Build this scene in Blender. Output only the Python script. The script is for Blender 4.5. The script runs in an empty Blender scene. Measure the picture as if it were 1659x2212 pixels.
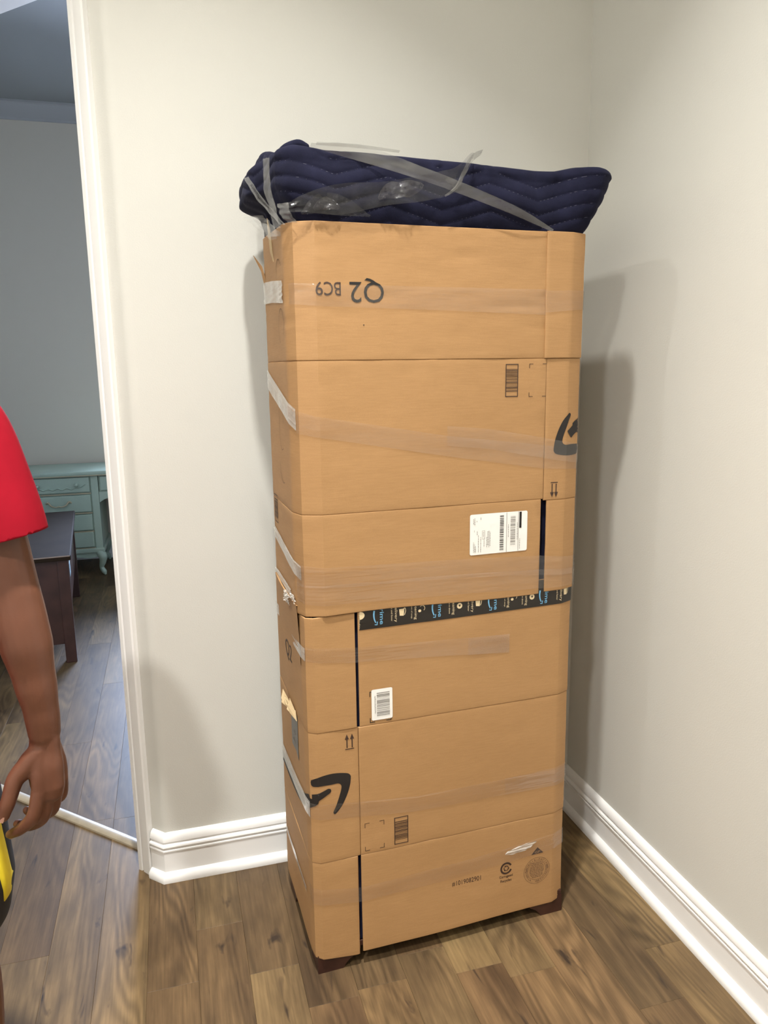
import bpy, bmesh, math, random
from mathutils import Vector, Matrix, noise
random.seed(7)
PI = math.pi
scene = bpy.context.scene
C = scene.collection

# ------------------------------------------------------------------ camera
YAW, PITCH, ROLL = 0.27525, 0.18912, -0.01391
cam_data = bpy.data.cameras.new('camera')
cam_data.sensor_fit = 'AUTO'
cam_data.sensor_width = 36.0
cam_data.lens = 1626.33 * 36.0 / 2212.0
cam_data.clip_start = 0.05
cam = bpy.data.objects.new('camera', cam_data)
C.objects.link(cam)
fw = Vector((math.sin(YAW) * math.cos(PITCH), math.cos(YAW) * math.cos(PITCH), -math.sin(PITCH)))
r0 = Vector((math.cos(YAW), -math.sin(YAW), 0))
u0 = r0.cross(fw)
rr = r0 * math.cos(ROLL) + u0 * math.sin(ROLL)
uu = -r0 * math.sin(ROLL) + u0 * math.cos(ROLL)
M = Matrix((rr, uu, -fw)).transposed().to_4x4()
M.translation = Vector((-1.2614, -2.1566, 1.52))
cam.matrix_world = M
scene.camera = cam

# ------------------------------------------------------------------ world, exposure, daylight
world = bpy.data.worlds.new('world')
scene.world = world
world.use_nodes = True
world.node_tree.nodes['Background'].inputs['Color'].default_value = (0.45, 0.62, 1.0, 1)
world.node_tree.nodes['Background'].inputs['Strength'].default_value = 0.6
vs = scene.view_settings
vs.view_transform = 'Standard'
vs.look = 'None'
vs.exposure = -0.10
vs.gamma = 1.0
vs.use_curve_mapping = False

# daylight entering by the window of the room beyond the doorway
WIN = dict(x0=-1.62, x1=-0.50, z0=0.95, z1=2.35)
sun = bpy.data.lights.new('window_daylight', 'AREA')
sun.shape = 'RECTANGLE'
sun.size = WIN['x1'] - WIN['x0']
sun.size_y = WIN['z1'] - WIN['z0']
sun.color = (0.57, 0.71, 1.0)
sun.energy = 350
so = bpy.data.objects.new('window_daylight', sun)
so.location = ((WIN['x0'] + WIN['x1']) / 2, 4.56, (WIN['z0'] + WIN['z1']) / 2)
so.rotation_euler = (-PI / 2, 0, 0)
C.objects.link(so)

# ceiling lamps: x, y, radius of the lamp, watts, beam angle (the fixtures are built further down)
HALL_Z = 4.0
LAMPS = [(-2.50, -0.93, 0.030, 15, 150),
         (-1.16, -1.31, 0.055, 47, 86),
         (-2.30, -2.90, 0.090, 98, 140)]
LAMP_COL = (1.0, 0.985, 0.945)

# ------------------------------------------------------------------ node helpers
def new_mat(name):
    m = bpy.data.materials.new(name)
    m.use_nodes = True
    nt = m.node_tree
    b = nt.nodes['Principled BSDF']
    return m, nt, b

def N(nt, typ, **kw):
    n = nt.nodes.new(typ)
    for k, v in kw.items():
        if k in n.inputs:
            n.inputs[k].default_value = v
        else:
            setattr(n, k, v)
    return n

def L(nt, a, b):
    nt.links.new(a, b)

def plain(name, col, rough=0.5, metal=0.0, bump=0, bscale=200, spec=0.5, var=0.0, vscale=6):
    m, nt, b = new_mat(name)
    b.inputs['Base Color'].default_value = (*col, 1)
    b.inputs['Roughness'].default_value = rough
    b.inputs['Metallic'].default_value = metal
    b.inputs['Specular IOR Level'].default_value = spec
    tc = N(nt, 'ShaderNodeTexCoord')
    if var:
        n = N(nt, 'ShaderNodeTexNoise', Scale=vscale, Detail=4.0)
        L(nt, tc.outputs['Object'], n.inputs['Vector'])
        r = N(nt, 'ShaderNodeValToRGB')
        r.color_ramp.elements[0].position = 0.3
        r.color_ramp.elements[1].position = 0.7
        r.color_ramp.elements[0].color = (*[c * (1 - var) for c in col], 1)
        r.color_ramp.elements[1].color = (*[min(1, c * (1 + var)) for c in col], 1)
        L(nt, n.outputs['Fac'], r.inputs['Fac'])
        L(nt, r.outputs['Color'], b.inputs['Base Color'])
    if bump:
        n2 = N(nt, 'ShaderNodeTexNoise', Scale=bscale, Detail=3.0)
        L(nt, tc.outputs['Object'], n2.inputs['Vector'])
        bp = N(nt, 'ShaderNodeBump', Strength=bump, Distance=0.002)
        L(nt, n2.outputs['Fac'], bp.inputs['Height'])
        L(nt, bp.outputs['Normal'], b.inputs['Normal'])
    return m

MAT = {}
MAT['wall'] = plain('wall_paint', (0.66, 0.648, 0.595), 0.75, bump=0.15, bscale=260, var=0.012, vscale=3)
MAT['wall2'] = plain('bedroom_wall_paint', (0.66, 0.59, 0.48), 0.8, bump=0.2, bscale=260)
MAT['ceiling'] = plain('ceiling_paint', (0.74, 0.73, 0.70), 0.9, bump=0.15, bscale=150)
MAT['ceiling2'] = plain('bedroom_ceiling_shaded', (0.30, 0.30, 0.29), 0.9)  # shade is in the colour: darkened because no direct light reaches this ceiling
MAT['trim'] = plain('white_trim_paint', (0.90, 0.89, 0.87), 0.32, bump=0.03, bscale=60)
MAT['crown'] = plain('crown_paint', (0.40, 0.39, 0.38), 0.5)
MAT['ink'] = plain('black_print', (0.012, 0.009, 0.008), 0.6)
MAT['brown_ink'] = plain('dark_brown_print', (0.045, 0.022, 0.014), 0.65)
MAT['thin_ink'] = plain('faded_brown_print', (0.15, 0.085, 0.045), 0.7)
MAT['cream'] = plain('cream_print', (0.72, 0.58, 0.36), 0.4)
MAT['blue_ink'] = plain('sky_blue_print', (0.16, 0.40, 0.62), 0.4)
MAT['grey_ink'] = plain('grey_print', (0.22, 0.20, 0.18), 0.6)
MAT['label'] = plain('white_label_paper', (0.84, 0.82, 0.78), 0.4)
MAT['ptape'] = plain('black_printed_tape', (0.016, 0.012, 0.009), 0.32, bump=0.05, bscale=40)
MAT['darkwood'] = plain('dark_cherry_wood', (0.045, 0.016, 0.010), 0.42, var=0.35, vscale=14)
MAT['chestwood'] = plain('dark_brown_wood', (0.060, 0.026, 0.020), 0.38, var=0.25, vscale=10)
MAT['chesttop'] = plain('dark_brown_top', (0.028, 0.018, 0.011), 0.75, spec=0.06, var=0.12, vscale=8)
MAT['wornedge'] = plain('worn_light_edge', (0.30, 0.22, 0.17), 0.4)
MAT['mint'] = plain('mint_paint', (0.40, 0.50, 0.40), 0.4, var=0.05, vscale=9)
MAT['mint_gold'] = plain('rubbed_gold_edge', (0.50, 0.42, 0.27), 0.4)
MAT['tag_blue'] = plain('pale_blue_paper', (0.42, 0.58, 0.64), 0.5, var=0.2, vscale=60)
MAT['skin'] = plain('dark_brown_skin', (0.128, 0.048, 0.026), 0.46, bump=0.06, bscale=220, var=0.12, vscale=14)
MAT['nail'] = plain('fingernail', (0.36, 0.19, 0.13), 0.3)
MAT['red'] = plain('red_jersey', (0.275, 0.006, 0.016), 0.9, spec=0.1, bump=0.12, bscale=900, var=0.06, vscale=20)
MAT['black_cloth'] = plain('black_shorts_cloth', (0.008, 0.007, 0.008), 0.75)
MAT['yellow'] = plain('yellow_trim_cloth', (0.80, 0.62, 0.02), 0.7)
MAT['hair'] = plain('black_hair', (0.008, 0.006, 0.006), 0.8, bump=0.8, bscale=160)
MAT['eye'] = plain('eye_white', (0.75, 0.72, 0.68), 0.2)
MAT['iris'] = plain('dark_iris', (0.03, 0.015, 0.01), 0.15)
MAT['lips'] = plain('lips', (0.16, 0.06, 0.045), 0.4)
MAT['shoe'] = plain('grey_shoe', (0.12, 0.12, 0.13), 0.6)
MAT['sole'] = plain('white_sole', (0.7, 0.7, 0.68), 0.6)
MAT['torn'] = plain('torn_paper', (0.52, 0.39, 0.22), 0.85)
MAT['flute'] = plain('corrugated_core', (0.30, 0.19, 0.10), 0.9)
MAT['thread'] = plain('grey_stitch_thread', (0.055, 0.055, 0.085), 0.9)
MAT['thresh'] = plain('beige_threshold', (0.42, 0.35, 0.25), 0.4, var=0.12, vscale=25)
MAT['subfloor'] = plain('subfloor', (0.05, 0.035, 0.022), 0.9)

# cardboard: kraft brown with fine horizontal flute streaks and fibre speckle
def cardboard_mat():
    m, nt, b = new_mat('kraft_cardboard')
    tc = N(nt, 'ShaderNodeTexCoord')
    mp = N(nt, 'ShaderNodeMapping')
    mp.inputs['Scale'].default_value = (26, 26, 300)
    L(nt, tc.outputs['Object'], mp.inputs['Vector'])
    n1 = N(nt, 'ShaderNodeTexNoise', Scale=1.0, Detail=5.0, Roughness=0.6)
    L(nt, mp.outputs['Vector'], n1.inputs['Vector'])
    n2 = N(nt, 'ShaderNodeTexNoise', Scale=3.5, Detail=4.0)
    L(nt, tc.outputs['Object'], n2.inputs['Vector'])
    n3 = N(nt, 'ShaderNodeTexNoise', Scale=700.0, Detail=2.0)
    L(nt, tc.outputs['Object'], n3.inputs['Vector'])
    r1 = N(nt, 'ShaderNodeValToRGB')
    e = r1.color_ramp.elements
    e[0].position, e[1].position = 0.25, 0.75
    e[0].color = (0.375, 0.208, 0.086, 1)
    e[1].color = (0.425, 0.240, 0.103, 1)
    L(nt, n1.outputs['Fac'], r1.inputs['Fac'])
    mx = N(nt, 'ShaderNodeMixRGB', blend_type='MULTIPLY')
    mx.inputs['Fac'].default_value = 0.35
    r2 = N(nt, 'ShaderNodeValToRGB')
    r2.color_ramp.elements[0].position = 0.3
    r2.color_ramp.elements[0].color = (0.84, 0.82, 0.79, 1)
    r2.color_ramp.elements[1].position = 0.7
    L(nt, n2.outputs['Fac'], r2.inputs['Fac'])
    L(nt, r1.outputs['Color'], mx.inputs['Color1'])
    L(nt, r2.outputs['Color'], mx.inputs['Color2'])
    mx2 = N(nt, 'ShaderNodeMixRGB', blend_type='OVERLAY')
    mx2.inputs['Fac'].default_value = 0.12
    L(nt, mx.outputs['Color'], mx2.inputs['Color1'])
    L(nt, n3.outputs['Fac'], mx2.inputs['Color2'])
    L(nt, mx2.outputs['Color'], b.inputs['Base Color'])
    b.inputs['Roughness'].default_value = 0.62
    b.inputs['Specular IOR Level'].default_value = 0.35
    bp = N(nt, 'ShaderNodeBump', Strength=0.12, Distance=0.001)
    L(nt, n1.outputs['Fac'], bp.inputs['Height'])
    L(nt, bp.outputs['Normal'], b.inputs['Normal'])
    return m
MAT['card'] = cardboard_mat()

# clear packing tape: mostly transparent, glossy, streaked
def tape_mat(name, fac, tint, rough=0.12, bump=0.25, bs=(6, 6, 160), white=(0.8, 0.76, 0.7)):
    m, nt, b = new_mat(name)
    out = nt.nodes['Material Output']
    b.inputs['Base Color'].default_value = (*white, 1)
    b.inputs['Roughness'].default_value = rough
    tc = N(nt, 'ShaderNodeTexCoord')
    mp = N(nt, 'ShaderNodeMapping')
    mp.inputs['Scale'].default_value = bs
    L(nt, tc.outputs['Object'], mp.inputs['Vector'])
    n = N(nt, 'ShaderNodeTexNoise', Scale=1.0, Detail=3.0)
    L(nt, mp.outputs['Vector'], n.inputs['Vector'])
    bp = N(nt, 'ShaderNodeBump', Strength=bump, Distance=0.003)
    L(nt, n.outputs['Fac'], bp.inputs['Height'])
    gl = N(nt, 'ShaderNodeBsdfGlossy', Roughness=rough)
    L(nt, bp.outputs['Normal'], gl.inputs['Normal'])
    L(nt, bp.outputs['Normal'], b.inputs['Normal'])
    tr = N(nt, 'ShaderNodeBsdfTransparent')
    tr.inputs['Color'].default_value = (*tint, 1)
    m1 = N(nt, 'ShaderNodeMixShader')
    rp = N(nt, 'ShaderNodeMapRange')
    rp.inputs['From Min'].default_value = 0.3
    rp.inputs['From Max'].default_value = 0.7
    rp.inputs['To Min'].default_value = fac * 0.6
    rp.inputs['To Max'].default_value = fac * 1.4
    L(nt, n.outputs['Fac'], rp.inputs['Value'])
    L(nt, rp.outputs['Result'], m1.inputs['Fac'])
    L(nt, tr.outputs['BSDF'], m1.inputs[1])
    L(nt, b.outputs['BSDF'], m1.inputs[2])
    m2 = N(nt, 'ShaderNodeMixShader')
    ge = N(nt, 'ShaderNodeNewGeometry')
    dt = N(nt, 'ShaderNodeVectorMath', operation='DOT_PRODUCT')
    L(nt, bp.outputs['Normal'], dt.inputs[0])
    L(nt, ge.outputs['Incoming'], dt.inputs[1])
    ab = N(nt, 'ShaderNodeMath', operation='ABSOLUTE')
    L(nt, dt.outputs['Value'], ab.inputs[0])
    sb = N(nt, 'ShaderNodeMath', operation='SUBTRACT')
    sb.inputs[0].default_value = 1.0
    L(nt, ab.outputs[0], sb.inputs[1])
    pw = N(nt, 'ShaderNodeMath', operation='POWER')
    pw.inputs[1].default_value = 5.0
    L(nt, sb.outputs[0], pw.inputs[0])
    ma = N(nt, 'ShaderNodeMath', operation='MULTIPLY_ADD')
    ma.inputs[1].default_value = 0.93
    ma.inputs[2].default_value = 0.04
    ma.use_clamp = True
    L(nt, pw.outputs[0], ma.inputs[0])
    L(nt, ma.outputs[0], m2.inputs['Fac'])
    L(nt, m1.outputs['Shader'], m2.inputs[1])
    L(nt, gl.outputs['BSDF'], m2.inputs[2])
    L(nt, m2.outputs['Shader'], out.inputs['Surface'])
    return m
MAT['tape'] = tape_mat('clear_packing_tape', 0.036, (0.985, 0.970, 0.955), 0.10, 0.10, (4, 4, 60))
MAT['tape_sheen'] = tape_mat('wrinkled_tape_sheen', 0.48, (0.94, 0.92, 0.88), 0.2, 0.4, (22, 22, 22), (0.78, 0.75, 0.69))  # clear tape; its white colour stands in for the reflected wall
MAT['tape_dark'] = tape_mat('clear_tape_over_blanket', 0.012, (0.82, 0.82, 0.84), 0.07, 0.9, (26, 26, 50))
MAT['tape_glint'] = tape_mat('glint_strip_tape', 0.035, (0.86, 0.86, 0.88), 0.09, 1.0, (60, 60, 60))  # for the extra strips added to give the blanket tape highlights
MAT['tape_gray'] = tape_mat('twisted_clear_tape', 0.15, (0.88, 0.88, 0.88), 0.12, 0.7, (14, 14, 40), (0.62, 0.61, 0.57))

# navy quilted moving blanket
def blanket_mat():
    m, nt, b = new_mat('navy_quilted_fabric')
    tc = N(nt, 'ShaderNodeTexCoord')
    n = N(nt, 'ShaderNodeTexNoise', Scale=18.0, Detail=6.0)
    L(nt, tc.outputs['Object'], n.inputs['Vector'])
    r = N(nt, 'ShaderNodeValToRGB')
    r.color_ramp.elements[0].position = 0.3
    r.color_ramp.elements[0].color = (0.0055, 0.0057, 0.0150, 1)
    r.color_ramp.elements[1].position = 0.75
    r.color_ramp.elements[1].color = (0.0120, 0.0126, 0.031, 1)
    L(nt, n.outputs['Fac'], r.inputs['Fac'])
    L(nt, r.outputs['Color'], b.inputs['Base Color'])
    b.inputs['Roughness'].default_value = 0.9
    b.inputs['Specular IOR Level'].default_value = 0.12
    b.inputs['Sheen Weight'].default_value = 0.05
    b.inputs['Sheen Roughness'].default_value = 0.5
    b.inputs['Sheen Tint'].default_value = (0.35, 0.37, 0.6, 1)
    n2 = N(nt, 'ShaderNodeTexNoise', Scale=500.0, Detail=2.0)
    L(nt, tc.outputs['Object'], n2.inputs['Vector'])
    bp = N(nt, 'ShaderNodeBump', Strength=0.35, Distance=0.001)
    L(nt, n2.outputs['Fac'], bp.inputs['Height'])
    L(nt, bp.outputs['Normal'], b.inputs['Normal'])
    return m
MAT['blanket'] = blanket_mat()

# vinyl wood planks: tone varies board by board, grain from contour lines of stretched noise
def plank_mat():
    m, nt, b = new_mat('vinyl_wood_plank')
    tc = N(nt, 'ShaderNodeTexCoord')
    oi = N(nt, 'ShaderNodeObjectInfo')
    mul = N(nt, 'ShaderNodeMath', operation='MULTIPLY')
    mul.inputs[1].default_value = 91.0
    L(nt, oi.outputs['Random'], mul.inputs[0])
    cmb = N(nt, 'ShaderNodeCombineXYZ')
    L(nt, mul.outputs[0], cmb.inputs['Z'])
    add = N(nt, 'ShaderNodeVectorMath', operation='ADD')
    L(nt, tc.outputs['Object'], add.inputs[0])
    L(nt, cmb.outputs['Vector'], add.inputs[1])

    def stretched(sx, sy, detail, rough=0.5, dist=0.0):
        mp = N(nt, 'ShaderNodeMapping')
        mp.inputs['Scale'].default_value = (sx, sy, 1)
        L(nt, add.outputs['Vector'], mp.inputs['Vector'])
        n = N(nt, 'ShaderNodeTexNoise', Scale=1.0, Detail=detail, Roughness=rough, Distortion=dist)
        L(nt, mp.outputs['Vector'], n.inputs['Vector'])
        return n
    # board tone
    tone = N(nt, 'ShaderNodeValToRGB')
    cr = tone.color_ramp
    cr.elements[0].position = 0.0
    cr.elements[0].color = (0.139, 0.085, 0.043, 1)
    cr.elements[1].position = 1.0
    cr.elements[1].color = (0.157, 0.097, 0.048, 1)
    for p, c in ((0.2, (0.109, 0.070, 0.037, 1)), (0.4, (0.178, 0.118, 0.059, 1)), (0.6, (0.132, 0.079, 0.041, 1)), (0.8, (0.186, 0.125, 0.061, 1))):
        e = cr.elements.new(p)
        e.color = c
    L(nt, oi.outputs['Random'], tone.inputs['Fac'])
    # blotches
    bl = stretched(9, 2.2, 5, 0.6)
    rb = N(nt, 'ShaderNodeValToRGB')
    rb.color_ramp.elements[0].position = 0.32
    rb.color_ramp.elements[0].color = (0.48, 0.45, 0.43, 1)
    rb.color_ramp.elements[1].position = 0.66
    rb.color_ramp.elements[1].color = (1.32, 1.30, 1.18, 1)
    L(nt, bl.outputs['Fac'], rb.inputs['Fac'])
    m1 = N(nt, 'ShaderNodeMixRGB', blend_type='MULTIPLY')
    m1.inputs['Fac'].default_value = 0.85
    L(nt, tone.outputs['Color'], m1.inputs['Color1'])
    L(nt, rb.outputs['Color'], m1.inputs['Color2'])
    # contour grain
    cn = stretched(8.5, 1.3, 1.5, 0.4)
    mu = N(nt, 'ShaderNodeMath', operation='MULTIPLY')
    mu.inputs[1].default_value = 95.0
    L(nt, cn.outputs['Fac'], mu.inputs[0])
    sn = N(nt, 'ShaderNodeMath', operation='SINE')
    L(nt, mu.outputs[0], sn.inputs[0])
    rg = N(nt, 'ShaderNodeMapRange')
    rg.inputs['From Min'].default_value = -1
    rg.inputs['From Max'].default_value = 1
    rg.inputs['To Min'].default_value = 0.66
    rg.inputs['To Max'].default_value = 1.14
    L(nt, sn.outputs[0], rg.inputs['Value'])
    m2 = N(nt, 'ShaderNodeMixRGB', blend_type='MULTIPLY')
    msk = stretched(5, 1.0, 2)
    rm = N(nt, 'ShaderNodeMapRange')
    rm.inputs['From Min'].default_value = 0.42
    rm.inputs['From Max'].default_value = 0.58
    rm.inputs['To Min'].default_value = 0.15
    rm.inputs['To Max'].default_value = 0.85
    L(nt, msk.outputs['Fac'], rm.inputs['Value'])
    L(nt, rm.outputs['Result'], m2.inputs['Fac'])
    L(nt, m1.outputs['Color'], m2.inputs['Color1'])
    L(nt, rg.outputs['Result'], m2.inputs['Color2'])
    # fine streaks
    fs = stretched(150, 5, 4, 0.65)
    rf = N(nt, 'ShaderNodeMapRange')
    rf.inputs['From Min'].default_value = 0.3
    rf.inputs['From Max'].default_value = 0.7
    rf.inputs['To Min'].default_value = 0.70
    rf.inputs['To Max'].default_value = 1.16
    L(nt, fs.outputs['Fac'], rf.inputs['Value'])
    m3 = N(nt, 'ShaderNodeMixRGB', blend_type='MULTIPLY')
    m3.inputs['Fac'].default_value = 0.8
    L(nt, m2.outputs['Color'], m3.inputs['Color1'])
    L(nt, rf.outputs['Result'], m3.inputs['Color2'])
    # dark cracks and knots
    kn = stretched(26, 6.5, 3, 0.5, 0.6)
    rk = N(nt, 'ShaderNodeMapRange')
    rk.inputs['From Min'].default_value = 0.66
    rk.inputs['From Max'].default_value = 0.76
    L(nt, kn.outputs['Fac'], rk.inputs['Value'])
    m4 = N(nt, 'ShaderNodeMixRGB', blend_type='MIX')
    m4.inputs['Color2'].default_value = (0.035, 0.022, 0.014, 1)
    L(nt, rk.outputs['Result'], m4.inputs['Fac'])
    L(nt, m3.outputs['Color'], m4.inputs['Color1'])
    L(nt, m4.outputs['Color'], b.inputs['Base Color'])
    b.inputs['Roughness'].default_value = 0.46
    b.inputs['Specular IOR Level'].default_value = 0.35
    bp = N(nt, 'ShaderNodeBump', Strength=0.12, Distance=0.001)
    L(nt, fs.outputs['Fac'], bp.inputs['Height'])
    L(nt, bp.outputs['Normal'], b.inputs['Normal'])
    return m
MAT['plank'] = plank_mat()

def emis_mat(name, col, strength):
    m, nt, b = new_mat(name)
    b.inputs['Base Color'].default_value = (0.8, 0.8, 0.8, 1)
    b.inputs['Emission Color'].default_value = (*col, 1)
    b.inputs['Emission Strength'].default_value = strength
    return m
MAT['bulb'] = emis_mat('lit_diffuser', LAMP_COL, 6.0)

def glass_mat():
    m, nt, b = new_mat('window_glass')
    out = nt.nodes['Material Output']
    tr = N(nt, 'ShaderNodeBsdfTransparent')
    gl = N(nt, 'ShaderNodeBsdfGlossy', Roughness=0.02)
    fr = N(nt, 'ShaderNodeFresnel', IOR=1.45)
    mx = N(nt, 'ShaderNodeMixShader')
    L(nt, fr.outputs['Fac'], mx.inputs['Fac'])
    L(nt, tr.outputs['BSDF'], mx.inputs[1])
    L(nt, gl.outputs['BSDF'], mx.inputs[2])
    L(nt, mx.outputs['Shader'], out.inputs['Surface'])
    return m
MAT['glass'] = glass_mat()

# ------------------------------------------------------------------ mesh helpers
def link_mesh(name, me, mat, parent=None, smooth=False):
    o = bpy.data.objects.new(name, me)
    C.objects.link(o)
    if mat is not None:
        me.materials.clear()
        me.materials.append(mat)
    if smooth:
        me.polygons.foreach_set('use_smooth', [True] * len(me.polygons))
    if parent is not None:
        o.parent = parent
    return o

def mesh(name, verts, faces, mat, parent=None, smooth=False, fix=True):
    me = bpy.data.meshes.new(name)
    me.from_pydata([tuple(v) for v in verts], [], faces)
    if fix:
        bm = bmesh.new()
        bm.from_mesh(me)
        bmesh.ops.recalc_face_normals(bm, faces=bm.faces)
        bm.to_mesh(me)
        bm.free()
    me.update()
    return link_mesh(name, me, mat, parent, smooth)

class MB:
    def __init__(self):
        self.v, self.f = [], []
    def add(self, vs, fs):
        n = len(self.v)
        self.v += [tuple(p) for p in vs]
        self.f += [tuple(i + n for i in f) for f in fs]
        return self
    def box(self, a, b, bev=0.0):
        x0, y0, z0 = a
        x1, y1, z1 = b
        if bev <= 0:
            vs = [(x0, y0, z0), (x1, y0, z0), (x1, y1, z0), (x0, y1, z0), (x0, y0, z1), (x1, y0, z1), (x1, y1, z1), (x0, y1, z1)]
            fs = [(3, 2, 1, 0), (4, 5, 6, 7), (0, 1, 5, 4), (1, 2, 6, 5), (2, 3, 7, 6), (3, 0, 4, 7)]
            return self.add(vs, fs)
        bm = bmesh.new()
        bmesh.ops.create_cube(bm, size=1)
        for v in bm.verts:
            v.co = ((x0 + x1) / 2 + v.co.x * (x1 - x0), (y0 + y1) / 2 + v.co.y * (y1 - y0), (z0 + z1) / 2 + v.co.z * (z1 - z0))
        bmesh.ops.bevel(bm, geom=bm.edges[:], offset=bev, segments=2, affect='EDGES', profile=0.6)
        bm.verts.index_update()
        self.add([v.co[:] for v in bm.verts], [tuple(v.index for v in f.verts) for f in bm.faces])
        bm.free()
        return self
    def prism(self, poly, z0, z1):
        n = len(poly)
        vs = [(p[0], p[1], z0) for p in poly] + [(p[0], p[1], z1) for p in poly]
        fs = [tuple(range(n - 1, -1, -1)), tuple(range(n, 2 * n))]
        fs += [(i, (i + 1) % n, n + (i + 1) % n, n + i) for i in range(n)]
        return self.add(vs, fs)
    def extrude(self, prof, f0, f1):
        """closed profile (list of 2D points) mapped by f0 and f1 to 3D at both ends"""
        n = len(prof)
        vs = [f0(p) for p in prof] + [f1(p) for p in prof]
        fs = [tuple(range(n - 1, -1, -1)), tuple(range(n, 2 * n))]
        fs += [(i, (i + 1) % n, n + (i + 1) % n, n + i) for i in range(n)]
        return self.add(vs, fs)
    def tube(self, pts, rad, seg=12, sub=6, caps=True, flat=None):
        pts = [Vector(p) for p in pts]
        if not hasattr(rad, '__len__'):
            rad = [rad] * len(pts)
        P, R = [], []
        n = len(pts)
        for i in range(n - 1):
            p0, p1, p2, p3 = pts[max(i - 1, 0)], pts[i], pts[i + 1], pts[min(i + 2, n - 1)]
            for k in range(sub):
                t = k / sub
                P.append(0.5 * ((2 * p1) + (p2 - p0) * t + (2 * p0 - 5 * p1 + 4 * p2 - p3) * t * t + (-p0 + 3 * p1 - 3 * p2 + p3) * t ** 3))
                tt = t * t * (3 - 2 * t)
                R.append(rad[i] * (1 - tt) + rad[i + 1] * tt)
        P.append(pts[-1])
        R.append(rad[-1])
        if caps:
            d0 = (P[0] - P[1]).normalized()
            d1 = (P[-1] - P[-2]).normalized()
            pre = [(P[0] + d0 * R[0] * math.sin(a), R[0] * math.cos(a)) for a in (1.5, 1.1, 0.6)]
            post = [(P[-1] + d1 * R[-1] * math.sin(a), R[-1] * math.cos(a)) for a in (0.6, 1.1, 1.5)]
            P = [p for p, _ in pre] + P + [p for p, _ in post]
            R = [q for _, q in pre] + R + [q for _, q in post]
        up = Vector((0.13, 0.97, 0.21))
        vs = []
        m = len(P)
        prev = None
        for i in range(m):
            t = (P[min(i + 1, m - 1)] - P[max(i - 1, 0)]).normalized()
            a = (prev if prev is not None else up)
            a = (a - t * a.dot(t))
            if a.length < 1e-6:
                a = Vector((1, 0, 0)) - t * t.x
            a.normalize()
            prev = a
            b = t.cross(a)
            for k in range(seg):
                an = 2 * PI * k / seg
                o = a * math.cos(an) + b * math.sin(an)
                v = P[i] + o * R[i]
                if flat is not None:
                    ax, fac = flat
                    w = v - P[i]
                    v = P[i] + w - ax * w.dot(ax) * (1 - fac)
                vs.append(v)
        fs = []
        for i in range(m - 1):
            for k in range(seg):
                k2 = (k + 1) % seg
                fs.append((i * seg + k, i * seg + k2, (i + 1) * seg + k2, (i + 1) * seg + k))
        fs.append(tuple(range(seg - 1, -1, -1)))
        fs.append(tuple((m - 1) * seg + k for k in range(seg)))
        return self.add(vs, fs)
    def loft(self, rings):
        """rings: list of (centre, rx, ry) horizontal ellipses, closed ends"""
        seg = 28
        vs = []
        for c, rx, ry in rings:
            for k in range(seg):
                a = 2 * PI * k / seg
                ca, sa = math.cos(a), math.sin(a)
                q = 0.85
                vs.append((c[0] + rx * math.copysign(abs(ca) ** q, ca), c[1] + ry * math.copysign(abs(sa) ** q, sa), c[2]))
        fs = []
        for i in range(len(rings) - 1):
            for k in range(seg):
                k2 = (k + 1) % seg
                fs.append((i * seg + k, i * seg + k2, (i + 1) * seg + k2, (i + 1) * seg + k))
        fs.append(tuple(range(seg - 1, -1, -1)))
        m = len(rings)
        fs.append(tuple((m - 1) * seg + k for k in range(seg)))
        return self.add(vs, fs)
    def build(self, name, mat, parent=None, smooth=False):
        return mesh(name, self.v, self.f, mat, parent, smooth)

def tag(o, label=None, cat=None, group=None, kind=None):
    if label:
        o['label'] = label
    if cat:
        o['category'] = cat
    if group:
        o['group'] = group
    if kind:
        o['kind'] = kind
    return o

def thing(name, label, cat, loc=(0, 0, 0), rz=0.0, group=None):
    o = bpy.data.objects.new(name, None)
    C.objects.link(o)
    o.empty_display_size = 0.1
    o.location = loc
    o.rotation_euler = (0, 0, rz)
    return tag(o, label, cat, group)

def shade_auto(o, deg=35):
    me = o.data
    me.polygons.foreach_set('use_smooth', [True] * len(me.polygons))
    bm = bmesh.new()
    bm.from_mesh(me)
    for e in bm.edges:
        if len(e.link_faces) == 2 and e.calc_face_angle(0) > math.radians(deg):
            e.smooth = False
    bm.to_mesh(me)
    bm.free()
    return o

# ================================================================== the setting
LX, FY, BY = -3.2, -3.4, 4.36          # left wall, wall behind the photographer, far bedroom wall
CX = -1.353                            # outer corner between back wall and angled doorway wall
s2 = math.sqrt(0.5)
E_DIR = Vector((-s2, s2, 0))           # along the angled wall, away from the corner
N_DIR = Vector((s2, s2, 0))            # through the angled wall, into the bedroom
def ang(e, n, z):
    p = Vector((CX, 0, 0)) + E_DIR * e + N_DIR * n
    return (p.x, p.y, z)

# floor with every plank its own piece
fl = MB().box((LX - 0.1, FY - 0.1, -0.06), (0.1, BY + 0.1, -0.0095)).build('floor', MAT['subfloor'])
tag(fl, kind='structure')
PW, PLEN, X0 = 0.1265, 1.22, -0.0145
def plank_mesh(length):
    bm = bmesh.new()
    bmesh.ops.create_cube(bm, size=1)
    for v in bm.verts:
        v.co = (v.co.x * (PW - 0.0002), v.co.y * (length - 0.0002), v.co.z * 0.009 - 0.0045)
    top = [e for e in bm.edges if all(v.co.z > -0.001 for v in e.verts)]
    bmesh.ops.bevel(bm, geom=top, offset=0.0006, segments=1, affect='EDGES')
    me = bpy.data.meshes.new('plank')
    bm.to_mesh(me)
    bm.free()
    me.materials.append(MAT['plank'])
    return me
PM = plank_mesh(PLEN)
JOINT = {1: -0.829, 6: -0.578, 10: -0.435, 12: 1.60}
rng = random.Random(11)
k = 0
short = {}
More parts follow.
